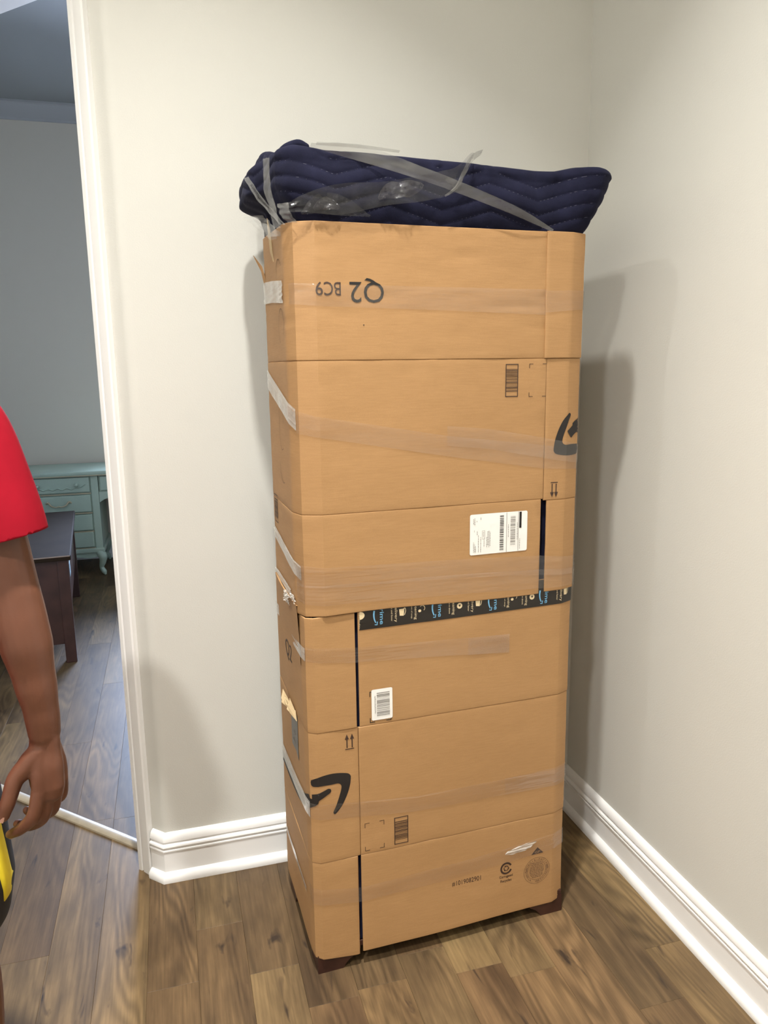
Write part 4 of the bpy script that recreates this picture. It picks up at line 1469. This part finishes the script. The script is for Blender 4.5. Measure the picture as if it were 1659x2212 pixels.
# clear tape over the blanket
def free_strip(name, pts, root, mat, n=60, cross=8, wr=0.002, seed=1.0, twist=None):
    """pts: (u, z, out, width, tilt): strip of tape stretched in front of the cloth (v = -out)"""
    z0 = root['z_base']
    P5 = []
    m = len(pts)
    for i in range(m - 1):
        p0, p1, p2, p3 = [pts[max(0, min(m - 1, q))] for q in (i - 1, i, i + 1, i + 2)]
        k_ = n // (m - 1)
        for q in range(k_):
            t = q / k_
            P5.append([0.5 * (2 * b + (c - a) * t + (2 * a - 5 * b + 4 * c - d) * t * t + (-a + 3 * b - 3 * c + d) * t ** 3) for a, b, c, d in zip(p0, p1, p2, p3)])
    P5.append(list(pts[-1]))
    vs, fs = [], []
    for i, (u_, z, out, w_, tilt) in enumerate(P5):
        a, b = P5[max(i - 1, 0)], P5[min(i + 1, len(P5) - 1)]
        d = Vector((b[0] - a[0], b[1] - a[1])).normalized()
        nx, nz = -d.y, d.x
        for j in range(cross + 1):
            q = (j / cross - 0.5) * w_
            wv = wr * noise.noise(Vector((i * 0.10, j * 0.9, seed))) + wr * 0.6 * noise.noise(Vector((i * 0.45, j * 0.5, seed + 4)))
            vs.append((u_ + nx * q * math.cos(tilt), -out - q * math.sin(tilt) - abs(wv), z + nz * q * math.cos(tilt) - z0))
    c1 = cross + 1
    for i in range(len(P5) - 1):
        for j in range(cross):
            a = i * c1 + j
            fs.append((a, a + c1, a + c1 + 1, a + 1))
    return mesh(name, vs, fs, MAT[mat], root, True, False)
free_strip('tape_strand', [(0.045, 1.974, 0.008, 0.012, 1.1), (0.16, 1.962, 0.012, 0.030, 0.25), (0.30, 1.925, 0.026, 0.025, 0.3), (0.42, 1.891, 0.028, 0.022, 0.4), (0.52, 1.860, 0.026, 0.018, 0.6), (0.615, 1.828, 0.012, 0.006, 0.3)], bla, 'tape_gray', seed=2.0, wr=0.002)
free_strip('tape_strand', [(-0.015, 1.846, 0.006, 0.012, 0.0), (0.03, 1.858, 0.018, 0.036, 0.0), (0.10, 1.868, 0.022, 0.060, 0.0), (0.20, 1.884, 0.026, 0.048, 0.0), (0.28, 1.898, 0.028, 0.052, 0.0), (0.345, 1.915, 0.028, 0.050, 0.1), (0.375, 1.940, 0.028, 0.030, 0.5), (0.400, 1.970, 0.018, 0.024, 0.9), (0.425, 1.985, -0.02, 0.022, 1.2)], bla, 'tape_dark', seed=5.0, wr=0.006, n=84)
free_strip('tape_strand', [(0.335, 1.885, 0.031, 0.004, 0.2), (0.362, 1.906, 0.033, 0.008, 0.5), (0.382, 1.940, 0.031, 0.015, 0.6), (0.402, 1.968, 0.024, 0.022, 0.9), (0.435, 1.988, 0.004, 0.020, 1.2)], bla, 'tape_gray', seed=9.0, wr=0.004, n=48)
free_strip('tape_strand', [(0.02, 1.838, 0.010, 0.004, 0.0), (0.06, 1.858, 0.016, 0.040, 0.0), (0.11, 1.856, 0.015, 0.038, 0.0), (0.17, 1.840, 0.010, 0.004, 0.0)], bla, 'tape_dark', seed=14.0, wr=0.006, n=48)
free_strip('tape_strand', [(0.06, 1.981, -0.004, 0.010, 1.2), (0.14, 1.980, 0.004, 0.012, 1.2), (0.24, 1.975, 0.006, 0.008, 1.2)], bla, 'tape_gray', seed=17.0, wr=0.003, n=40)
free_strip('glint_strip', [(0.185, 1.872, 0.024, 0.006, 0.0), (0.205, 1.888, 0.030, 0.030, 0.3), (0.235, 1.893, 0.030, 0.036, -0.4), (0.262, 1.898, 0.030, 0.030, 0.4), (0.285, 1.905, 0.028, 0.008, 0.0)], bla, 'tape_glint', seed=23.0, wr=0.009, n=60, cross=12)  # extra crinkled strip, added to catch bright glints
free_strip('glint_strip', [(0.045, 1.846, 0.018, 0.006, 0.0), (0.060, 1.856, 0.022, 0.022, 0.5), (0.080, 1.858, 0.022, 0.026, -0.4), (0.100, 1.850, 0.020, 0.006, 0.0)], bla, 'tape_glint', seed=31.0, wr=0.008, n=48, cross=12)  # second strip added for highlights, near the left rim
# strands round the left end, stretched between the bulge and the rim
def strand3(pts, w, mat, seed):
    vs, fs = [], []
    P3 = [Vector(p) for p in pts]
    out = []
    for i in range(len(P3) - 1):
        for q in range(12):
            out.append(P3[i].lerp(P3[i + 1], q / 12))
    out.append(P3[-1])
    for i, p in enumerate(out):
        for j in range(5):
            q = (j / 4 - 0.5) * w
            wv = 0.003 * noise.noise(Vector((i * 0.2, j * 0.8, seed)))
            vs.append((p.x + q * 0.75 + wv, p.y - q * 0.65, p.z + wv - 0.06))
    for i in range(len(out) - 1):
        for j in range(4):
            a = i * 5 + j
            fs.append((a, a + 5, a + 6, a + 1))
    mesh('tape_strand', vs, fs, MAT[mat], bla, True, False)
strand3([(-0.066, 0.150, 1.940), (-0.050, 0.090, 1.885), (-0.012, 0.030, 1.822)], 0.014, 'tape_gray', 1.0)
strand3([(-0.036, 0.060, 1.960), (-0.037, 0.060, 1.900), (-0.020, 0.050, 1.818)], 0.016, 'tape_gray', 2.0)
strand3([(-0.052, 0.120, 1.855), (-0.036, 0.110, 1.835), (-0.018, 0.080, 1.806)], 0.034, 'tape_gray', 3.0)
strand3([(-0.014, 0.014, 1.862), (-0.010, 0.010, 1.842), (0.004, 0.004, 1.822)], 0.026, 'tape_gray', 4.0)
strand3([(-0.060, 0.180, 1.862), (-0.040, 0.150, 1.840), (-0.014, 0.120, 1.806)], 0.030, 'tape_gray', 5.0)

# ================================================================== the bedroom beyond the doorway
# ---- mint vanity desk
VX0, VX1, VY0, VY1, VZ = -2.36, -0.71, 3.77, 4.33, 0.80
van = thing('vanity_desk', 'mint painted vanity desk with drawers and curved legs against the bedroom wall', 'desk', (VX0, VY0, 0))
VW, VD = VX1 - VX0, VY1 - VY0
def vb(name, a, b, mat='mint', bev=0.004, parent=None):
    return MB().box(a, b, bev).build(name, MAT[mat], parent or van)
vb('desk_top', (-0.03, -0.03, VZ - 0.030), (VW + 0.03, VD, VZ), bev=0.010)
vb('gold_edge', (-0.031, -0.0315, VZ - 0.034), (VW + 0.031, VD - 0.01, VZ - 0.028), 'mint_gold', 0.002)
PWD = 0.56
for side, x in (('l', 0.0), ('r', VW - PWD)):
    vb('pedestal', (x, 0.010, 0.180), (x + PWD, VD - 0.01, VZ - 0.034))
    vb('corner_post', (x, -0.002, 0.180), (x + 0.040, 0.03, VZ - 0.034), bev=0.006)
    vb('corner_post', (x + PWD - 0.052, -0.002, 0.180), (x + PWD, 0.03, VZ - 0.034), bev=0.006)
    vb('base_moulding', (x - 0.012, -0.014, 0.178), (x + PWD + 0.012, VD, 0.214), bev=0.010)
    # scalloped apron
    pr_ = [(0.03, 0.18), (0.03, 0.150)] + [(0.03 + (PWD - 0.06) * i / 20, 0.150 - 0.022 * (1 - abs(2 * i / 20 - 1)) ** 2 + 0.012 * math.sin(i / 20 * 4 * PI)) for i in range(1, 20)] + [(PWD - 0.03, 0.150), (PWD - 0.03, 0.18)]
    MB().extrude(pr_, lambda p: (x + p[0], 0.000, p[1]), lambda p: (x + p[0], 0.018, p[1])).build('apron', MAT['mint'], van)
    for z0_, z1_, kind_ in ((0.645, 0.755, 'k'), (0.497, 0.622, 'h'), (0.356, 0.474, 'h'), (0.226, 0.340, 'h')):
        dr = vb('drawer', (x + 0.058, -0.012, z0_), (x + PWD - 0.060, 0.012, z1_), bev=0.005)
        vb('gold_edge', (x + 0.050, -0.006, z0_ - 0.016), (x + PWD - 0.054, 0.010, z0_ - 0.008), 'mint_gold', 0.002)
        w_ = PWD - 0.118
        xm = x + 0.058 + w_ / 2
        if kind_ == 'k':
            pts = [(xm + w_ * (i / 24 - 0.5) * 0.86, -0.014, z0_ + 0.030 + 0.006 * math.cos(i * 1.57) * (1 if 3 < i < 21 else 0) + 0.030 * abs(2 * i / 24 - 1) ** 6) for i in range(25)]
            MB().tube(pts, 0.0045, 6, 2).build('scroll_moulding', MAT['mint'], van, True)
            for dx in (-w_ * 0.30, w_ * 0.30):
                m = MB().tube([(xm + dx, -0.012, (z0_ + z1_) / 2 + 0.004), (xm + dx, -0.026, (z0_ + z1_) / 2 + 0.004), (xm + dx, -0.036, (z0_ + z1_) / 2 + 0.004)], [0.007, 0.013, 0.015], 14, 3)
                k_ = m.build('knob', MAT['mint'], van, True)
                k_.parent = dr
        else:
            zc = (z0_ + z1_) / 2
            pts = [(xm - 0.085, -0.014, zc + 0.012), (xm - 0.070, -0.024, zc + 0.020), (xm - 0.050, -0.030, zc - 0.004), (xm - 0.020, -0.034, zc - 0.014), (xm, -0.034, zc - 0.010), (xm + 0.020, -0.034, zc - 0.014), (xm + 0.050, -0.030, zc - 0.004), (xm + 0.070, -0.024, zc + 0.020), (xm + 0.085, -0.014, zc + 0.012)]
            h_ = MB().tube(pts, [0.006, 0.007, 0.005, 0.004, 0.005, 0.004, 0.005, 0.007, 0.006], 8, 4).build('handle', MAT['mint_gold'], van, True)
            h_.parent = dr
    for lx in (x + 0.02, x + PWD - 0.02):
        for ly in (0.012, VD - 0.05):
            sx_ = 1 if lx > x + PWD / 2 else -1
            MB().tube([(lx - sx_ * 0.02, ly + 0.01, 0.190), (lx + sx_ * 0.010, ly - 0.012, 0.150), (lx + sx_ * 0.008, ly - 0.010, 0.105), (lx - sx_ * 0.004, ly, 0.060), (lx + sx_ * 0.012, ly - 0.010, 0.026), (lx + sx_ * 0.018, ly - 0.014, 0.012)], [0.030, 0.034, 0.024, 0.017, 0.019, 0.012], 12, 5).build('leg', MAT['mint'], van, True)
# middle drawer over the knee hole with an arched apron
x0_, x1_ = PWD + 0.002, VW - PWD - 0.002
vb('frame', (x0_, 0.016, 0.61), (x1_, VD - 0.02, VZ - 0.034))
dr = vb('drawer', (x0_ + 0.012, -0.006, 0.650), (x1_ - 0.012, 0.016, 0.755), bev=0.005)
pr_ = [(x0_, 0.640), (x0_, 0.560)] + [(x0_ + (x1_ - x0_) * i / 16, 0.560 + 0.055 * math.sin(PI * i / 16) ** 0.6) for i in range(1, 16)] + [(x1_, 0.560), (x1_, 0.640)]
MB().extrude(pr_, lambda p: (p[0], 0.000, p[1]), lambda p: (p[0], 0.016, p[1])).build('apron', MAT['mint'], van)
for xm in (x0_ + 0.10, x1_ - 0.10):
    k_ = MB().tube([(xm, -0.006, 0.705), (xm, -0.020, 0.705), (xm, -0.030, 0.705)], [0.007, 0.013, 0.015], 14, 3).build('knob', MAT['mint'], van, True)
    k_.parent = dr

# ---- dark chest in front of it
chest = thing('chest', 'long low dark brown wooden chest standing in the bedroom', 'chest', (-1.796, 1.935, 0), math.radians(5.2))
CW, CL, CH = 0.62, 1.37, 0.59
cb = lambda name, a, b, mat='chestwood', bev=0.004: MB().box(a, b, bev).build(name, MAT[mat], chest)
cb('top', (-CW, 0, CH - 0.028), (0, CL, CH), 'chesttop', 0.006)
cb('worn_edge', (-CW + 0.004, -0.0012, CH - 0.007), (-0.004, 0.004, CH - 0.001), 'wornedge', 0.001)
cb('front_panel', (-CW + 0.06, 0.030, 0.105), (-0.062, 0.048, CH - 0.028))
cb('back_panel', (-CW + 0.06, CL - 0.048, 0.105), (-0.062, CL - 0.030, CH - 0.028))
cb('side_panel', (-0.042, 0.06, 0.260), (-0.024, CL - 0.06, CH - 0.028))
cb('side_panel', (-CW + 0.024, 0.06, 0.260), (-CW + 0.042, CL - 0.06, CH - 0.028))
for lx in (-CW + 0.015, -0.070):
    for ly in (0.022, CL - 0.077):
        cb('leg', (lx, ly, 0), (lx + 0.055, ly + 0.055, CH - 0.028))
cb('sticker', (-0.0245, 0.30, 0.400), (-0.0225, 0.40, 0.475), 'tag_blue', 0.0005)

# ================================================================== the person at the left edge
per = thing('person', 'person in a red t-shirt with one arm hanging down beside the doorway', 'person', (-1.7349, -0.7240, 0), -YAW)
def solid(mb, name, voxel, mat, parent, smooth_it=6, fac=0.5, cut=None):
    """union of overlapping closed tubes turned into one continuous surface"""
    me = bpy.data.meshes.new(name)
    me.from_pydata([tuple(v) for v in mb.v], [], mb.f)
    bm = bmesh.new()
    bm.from_mesh(me)
    bmesh.ops.recalc_face_normals(bm, faces=bm.faces)
    bm.to_mesh(me)
    bm.free()
    ob = bpy.data.objects.new(name, me)
    C.objects.link(ob)
    md = ob.modifiers.new('remesh', 'REMESH')
    md.mode = 'VOXEL'
    md.voxel_size = voxel
    ms = ob.modifiers.new('smooth', 'SMOOTH')
    ms.iterations = smooth_it
    ms.factor = fac
    dg = bpy.context.evaluated_depsgraph_get()
    m2 = bpy.data.meshes.new_from_object(ob.evaluated_get(dg))
    bpy.data.objects.remove(ob)
    bpy.data.meshes.remove(me)
    m2.name = name
    if cut:
        bm = bmesh.new()
        bm.from_mesh(m2)
        for co, no, sel in cut:
            vs_ = [v for v in bm.verts if sel(v.co)]
            geo = set(vs_)
            ed = [e for e in bm.edges if e.verts[0] in geo and e.verts[1] in geo]
            fc = [f_ for f_ in bm.faces if all(v in geo for v in f_.verts)]
            bmesh.ops.bisect_plane(bm, geom=vs_ + ed + fc, plane_co=co, plane_no=no, clear_outer=True)
        bmesh.ops.remove_doubles(bm, verts=bm.verts[:], dist=voxel * 0.3)
        bm.to_mesh(m2)
        bm.free()
    return link_mesh(name, m2, mat, parent, True)

# body: left arm as in the photograph (image right), the right arm relaxed on the other side
b = MB()
b.tube([(0.150, 0.020, 1.445), (0.168, 0.010, 1.36), (0.188, 0.004, 1.24), (0.203, 0.000, 1.165), (0.210, -0.002, 1.115)], [0.052, 0.050, 0.045, 0.0425, 0.0425], 18, 6)
b.tube([(0.207, -0.001, 1.150), (0.213, -0.003, 1.100), (0.2185, -0.004, 1.060), (0.2265, -0.003, 0.990), (0.2310, 0.000, 0.930), (0.2310, 0.003, 0.885)], [0.0415, 0.0435, 0.0435, 0.0355, 0.0300, 0.0275], 20, 6)
# wrist and back of the hand
flatv = Vector((0.35, 0.93, 0.0)).normalized()
b.tube([(0.2310, 0.003, 0.900), (0.2290, 0.004, 0.865), (0.2260, 0.003, 0.825), (0.2270, 0.002, 0.785)], [0.0270, 0.0305, 0.0365, 0.0345], 20, 6, flat=(flatv, 0.70))
b.tube([(0.228, -0.004, 0.865), (0.223, -0.014, 0.820), (0.2205, -0.018, 0.783)], [0.018, 0.0155, 0.0135], 12, 5)
b.tube([(0.231, 0.000, 0.865), (0.229, -0.003, 0.820), (0.2275, -0.004, 0.771)], [0.018, 0.0160, 0.0135], 12, 5)
b.tube([(0.233, 0.006, 0.865), (0.234, 0.012, 0.820), (0.2340, 0.014, 0.768)], [0.018, 0.0160, 0.0130], 12, 5)
b.tube([(0.234, 0.012, 0.865), (0.2385, 0.026, 0.822), (0.2405, 0.030, 0.778)], [0.017, 0.0150, 0.0120], 12, 5)
b.tube([(0.229, -0.004, 0.862), (0.207, -0.010, 0.838), (0.190, -0.018, 0.815)], [0.019, 0.0200, 0.0150], 12, 5)
# fingers: knuckle, middle joint, end joint, tip
b.tube([(0.2205, -0.018, 0.785), (0.2075, -0.023, 0.738), (0.1780, -0.013, 0.7070), (0.1500, -0.001, 0.6880)], [0.0138, 0.0126, 0.0110, 0.0086], 12, 6)
b.tube([(0.2275, -0.004, 0.772), (0.2155, -0.002, 0.725), (0.1840, 0.010, 0.6985), (0.1545, 0.020, 0.6955)], [0.0136, 0.0124, 0.0106, 0.0084], 12, 6)
b.tube([(0.2340, 0.014, 0.769), (0.2240, 0.019, 0.727), (0.1920, 0.031, 0.7045), (0.1640, 0.040, 0.7105)], [0.0130, 0.0118, 0.0102, 0.0080], 12, 6)
b.tube([(0.2405, 0.030, 0.779), (0.2330, 0.039, 0.742), (0.2050, 0.052, 0.7235), (0.1760, 0.060, 0.7350)], [0.0116, 0.0106, 0.0092, 0.0074], 12, 6)
b.tube([(0.203, -0.012, 0.832), (0.1835, -0.021, 0.812), (0.1715, -0.030, 0.776), (0.1610, -0.034, 0.745)], [0.0190, 0.0155, 0.0138, 0.0102], 14, 6)
n_arm = len(b.v)
# other arm
b.tube([(-0.150, 0.020, 1.445), (-0.185, 0.012, 1.33), (-0.222, 0.010, 1.20), (-0.245, 0.012, 1.115)], [0.052, 0.050, 0.043, 0.0405], 16, 6)
b.tube([(-0.245, 0.012, 1.125), (-0.255, 0.004, 1.04), (-0.262, -0.008, 0.96), (-0.266, -0.016, 0.89)], [0.0405, 0.0425, 0.034, 0.0275], 16, 6)
b.tube([(-0.266, -0.016, 0.89), (-0.268, -0.020, 0.845), (-0.268, -0.024, 0.800)], [0.027, 0.034, 0.033], 14, 5, flat=(Vector((0.9, 0.3, 0)).normalized(), 0.6))
for i, (dy, ln) in enumerate(((-0.026, 0.078), (-0.009, 0.086), (0.008, 0.080), (0.024, 0.064))):
    b.tube([(-0.268, -0.024 + dy, 0.800), (-0.264, -0.026 + dy, 0.80 - ln * 0.5), (-0.252, -0.026 + dy, 0.80 - ln * 0.82), (-0.240, -0.024 + dy, 0.80 - ln)], [0.0108, 0.0098, 0.0088, 0.0070], 10, 5)
b.tube([(-0.262, -0.034, 0.862), (-0.250, -0.058, 0.825), (-0.246, -0.066, 0.780)], [0.016, 0.0125, 0.0085], 10, 5)
# trunk, neck, legs, feet
b.loft([((0, 0.02, 0.86), 0.155, 0.105), ((0, 0.02, 0.95), 0.165, 0.11), ((0, 0.015, 1.05), 0.148, 0.10), ((0, 0.015, 1.18), 0.158, 0.108), ((0, 0.02, 1.32), 0.175, 0.112), ((0, 0.02, 1.42), 0.172, 0.092), ((0, 0.02, 1.475), 0.11, 0.065)])
b.tube([(0.15, 0.02, 1.44), (0.08, 0.02, 1.475), (0, 0.02, 1.485), (-0.08, 0.02, 1.475), (-0.15, 0.02, 1.44)], [0.052, 0.050, 0.055, 0.050, 0.052], 16, 5)
b.tube([(0, 0.025, 1.44), (0, 0.018, 1.52), (0, 0.005, 1.60)], [0.060, 0.053, 0.052], 16, 5)
for sx in (1, -1):
    b.tube([(sx * 0.080, 0.02, 0.90), (sx * 0.090, 0.005, 0.72), (sx * 0.092, 0.000, 0.52)], [0.090, 0.075, 0.055], 18, 6)
    b.tube([(sx * 0.092, 0.000, 0.54), (sx * 0.094, 0.020, 0.36), (sx * 0.094, 0.022, 0.09)], [0.055, 0.054, 0.036], 18, 6)
    b.tube([(sx * 0.094, 0.045, 0.045), (sx * 0.100, -0.04, 0.045), (sx * 0.106, -0.15, 0.028)], [0.036, 0.038, 0.022], 14, 5)
# head with jaw, nose, ears
b.tube([(0, 0.020, 1.700), (0, 0.012, 1.640), (0, -0.016, 1.590)], [0.083, 0.076, 0.050], 20, 6)
b.tube([(0, 0.045, 1.690), (0, 0.040, 1.660)], [0.082, 0.080], 20, 4)
b.tube([(0, -0.062, 1.668), (0, -0.080, 1.645), (0, -0.090, 1.630)], [0.010, 0.012, 0.0145], 12, 4)
b.tube([(-0.014, -0.074, 1.628), (0.014, -0.074, 1.628)], [0.010, 0.010], 10, 2)
b.tube([(-0.022, -0.058, 1.600), (0.022, -0.058, 1.600)], [0.011, 0.011], 10, 2)
for sx in (1, -1):
    b.tube([(sx * 0.078, 0.020, 1.672), (sx * 0.086, 0.026, 1.655), (sx * 0.080, 0.020, 1.630)], [0.012, 0.013, 0.010], 10, 4)
    b.tube([(sx * 0.050, -0.044, 1.682), (sx * 0.020, -0.058, 1.684)], [0.012, 0.012], 10, 2)
SH = -0.066                                     # trunk and legs stand a little further out than the arm
b.v = b.v[:n_arm] + [(v[0] + SH, v[1], v[2]) for v in b.v[n_arm:]]
body = solid(b, 'body', 0.0026, MAT['skin'], per, 7, 0.5)
for sx in (1, -1):
    e_ = MB().tube([(SH + sx * 0.032, -0.052, 1.6620), (SH + sx * 0.032, -0.0525, 1.6625)], [0.0125, 0.0125], 14, 2).build('eye', MAT['eye'], per, True)
    i_ = MB().tube([(SH + sx * 0.032, -0.0615, 1.6622), (SH + sx * 0.032, -0.0618, 1.6622)], [0.0052, 0.0052], 12, 2).build('iris', MAT['iris'], per, True)
    i_.parent = e_
MB().tube([(SH - 0.026, -0.066, 1.606), (SH - 0.010, -0.0735, 1.609), (SH + 0.010, -0.0735, 1.609), (SH + 0.026, -0.066, 1.606)], [0.002, 0.0045, 0.0045, 0.002], 8, 5).build('upper_lip', MAT['lips'], per, True)
MB().tube([(SH - 0.024, -0.065, 1.602), (SH, -0.0720, 1.598), (SH + 0.024, -0.065, 1.602)], [0.002, 0.0055, 0.002], 8, 6).build('lower_lip', MAT['lips'], per, True)
h_ = MB()
h_.tube([(SH, 0.035, 1.728), (SH, 0.045, 1.715)], [0.083, 0.083], 20, 3)
h_.tube([(SH, 0.062, 1.690), (SH, 0.066, 1.640)], [0.078, 0.066], 20, 3)
solid(h_, 'hair', 0.006, MAT['hair'], per, 3)
# nails of the hand
def nail(p, n, d, w, l):
    p, n, d = Vector(p), Vector(n).normalized(), Vector(d).normalized()
    sdir = n.cross(d).normalized()
    vs_, fs_ = [], []
    for i in range(5):
        for j in range(5):
            a, b_ = (i / 4 - 0.5) * 2, (j / 4 - 0.5) * 2
            q = p + sdir * (a * w / 2 * math.sqrt(max(0.05, 1 - 0.25 * b_ * b_))) + d * (b_ * l / 2) - n * (0.0016 * a * a)
            vs_.append(q)
    for i in range(4):
        for j in range(4):
            k_ = i * 5 + j
            fs_.append((k_, k_ + 1, k_ + 6, k_ + 5))
    mesh('fingernail', vs_, fs_, MAT['nail'], per, True)
nail((0.1605, -0.0434, 0.7445), (-0.25, -1, 0.1), (-0.28, -0.05, -0.95), 0.010, 0.012)
nail((0.1530, -0.0075, 0.6855), (-0.2, -0.95, -0.2), (-0.85, 0.25, -0.5), 0.009, 0.010)

# t-shirt: trunk and two short sleeves, open at hem, neck and cuffs
t_ = MB()
t_.loft([((0, 0.015, 0.72), 0.178, 0.135), ((0, 0.015, 0.84), 0.182, 0.134), ((0, 0.015, 1.00), 0.180, 0.130), ((0, 0.015, 1.18), 0.182, 0.130), ((0, 0.02, 1.32), 0.190, 0.128), ((0, 0.02, 1.42), 0.182, 0.106), ((0, 0.02, 1.485), 0.135, 0.082), ((0, 0.02, 1.515), 0.07, 0.072)])
n_t = len(t_.v)
t_.tube([(0.040, 0.02, 1.478), (0.100, 0.02, 1.472), (0.150, 0.02, 1.435), (0.180, 0.012, 1.350), (0.2010, 0.006, 1.270), (0.2120, 0.003, 1.200)], [0.050, 0.057, 0.060, 0.0625, 0.0640, 0.0630], 20, 6)
n_t2 = len(t_.v)
t_.tube([(-0.100, 0.02, 1.470), (-0.150, 0.02, 1.440), (-0.185, 0.012, 1.350), (-0.212, 0.010, 1.260), (-0.230, 0.010, 1.195)], [0.062, 0.068, 0.070, 0.068, 0.066], 20, 6)
t_.tube([(0, 0.022, 1.45), (0, 0.018, 1.56)], [0.070, 0.066], 20, 4)
t_.v = [(v[0] + SH, v[1], v[2]) if (i < n_t or i >= n_t2) else v for i, v in enumerate(t_.v)]
shirt = solid(t_, 'tshirt', 0.0050, MAT['red'], per, 6, 0.5, cut=[
    (Vector((0.205, 0, 1.2460)), Vector((0.20, 0, -1)).normalized(), lambda c_: c_.x > 0.150 and c_.z < 1.32),
    (Vector((-0.288, 0, 1.2350)), Vector((-0.25, 0, -1)).normalized(), lambda c_: c_.x < -0.246 and c_.z < 1.32),
    (Vector((0, 0, 0.740)), Vector((0, 0, -1)), lambda c_: c_.z < 0.80),
    (Vector((0, 0, 1.515)), Vector((0, -0.35, 1)).normalized(), lambda c_: c_.z > 1.46 and abs(c_.x - SH) < 0.1)])
sm_ = shirt.modifiers.new('cloth', 'SOLIDIFY')
sm_.thickness = 0.0022
sm_.offset = -1
# shorts: black with a yellow side stripe
s_ = MB()
s_.loft([((SH, 0.018, 0.78), 0.164, 0.126), ((SH, 0.018, 0.90), 0.162, 0.122), ((SH, 0.015, 1.00), 0.160, 0.112)])
for sx in (1, -1):
    s_.loft([((SH + sx * 0.0820, 0.008, 0.47), 0.082, 0.098), ((SH + sx * 0.0880, 0.008, 0.50), 0.090, 0.100), ((SH + sx * 0.0960, 0.010, 0.575), 0.097, 0.104), ((SH + sx * 0.0880, 0.012, 0.68), 0.096, 0.110), ((SH + sx * 0.082, 0.015, 0.80), 0.088, 0.116), ((SH + sx * 0.078, 0.018, 0.88), 0.086, 0.114)])
shorts = solid(s_, 'shorts', 0.0060, MAT['black_cloth'], per, 5, 0.5, cut=[(Vector((0, 0, 0.487)), Vector((0, 0, -1)), lambda c_: c_.z < 0.53)])
sm_ = shorts.modifiers.new('cloth', 'SOLIDIFY')
sm_.thickness = 0.0025
sm_.offset = -1
for sx in (1, -1):
    vs_, fs_ = [], []
    cols = [(0.545, 0.0200), (0.58, 0.030), (0.63, 0.034), (0.69, 0.034), (0.76, 0.036), (0.84, 0.036)]
    def side_x(z):
        for (za, xa), (zb, xb) in (((0.47, 0.164), (0.50, 0.178)), ((0.50, 0.178), (0.575, 0.193)), ((0.575, 0.193), (0.68, 0.184)), ((0.68, 0.184), (0.80, 0.170)), ((0.80, 0.170), (0.95, 0.164))):
            if za <= z <= zb:
                return xa + (xb - xa) * (z - za) / (zb - za)
        return 0.18
    for z, w_ in cols:
        for j in range(5):
            y_ = 0.020 + w_ * (j / 4 - 0.5) * 1.6
            vs_.append((SH + sx * (side_x(z) + 0.0015 - 4.5 * (y_ - 0.010) ** 2), y_, z))
    for i in range(len(cols) - 1):
        for j in range(4):
            k_ = i * 5 + j
            fs_.append((k_, k_ + 1, k_ + 6, k_ + 5))
    st_ = mesh('side_stripe', vs_, fs_, MAT['yellow'], per, True)
    st_.parent = shorts
    so_ = st_.modifiers.new('cloth', 'SOLIDIFY')
    so_.thickness = 0.004
# shoes
for sx in (1, -1):
    q = MB()
    q.tube([(SH + sx * 0.095, 0.060, 0.052), (SH + sx * 0.100, -0.03, 0.052), (SH + sx * 0.106, -0.13, 0.040), (SH + sx * 0.108, -0.165, 0.036)], [0.044, 0.047, 0.042, 0.030], 16, 6)
    q.tube([(SH + sx * 0.094, 0.040, 0.06), (SH + sx * 0.094, 0.036, 0.105)], [0.046, 0.044], 16, 3)
    sh_ = solid(q, 'shoe', 0.004, MAT['shoe'], per, 4, cut=[(Vector((0, 0, 0.022)), Vector((0, 0, -1)), lambda c_: c_.z < 0.05), (Vector((0, 0, 0.118)), Vector((0, 0, 1)), lambda c_: c_.z > 0.09)])
    out_ = [(0.040, 0.095), (0.050, 0.03), (0.050, -0.05), (0.054, -0.12), (0.040, -0.175), (0.012, -0.195), (-0.018, -0.185), (-0.036, -0.14), (-0.044, -0.06), (-0.046, 0.04), (-0.036, 0.095), (0, 0.110)]
    MB().prism([(SH + sx * 0.100 + x_, y_) for x_, y_ in out_], 0.0, 0.024).build('sole', MAT['sole'], sh_)
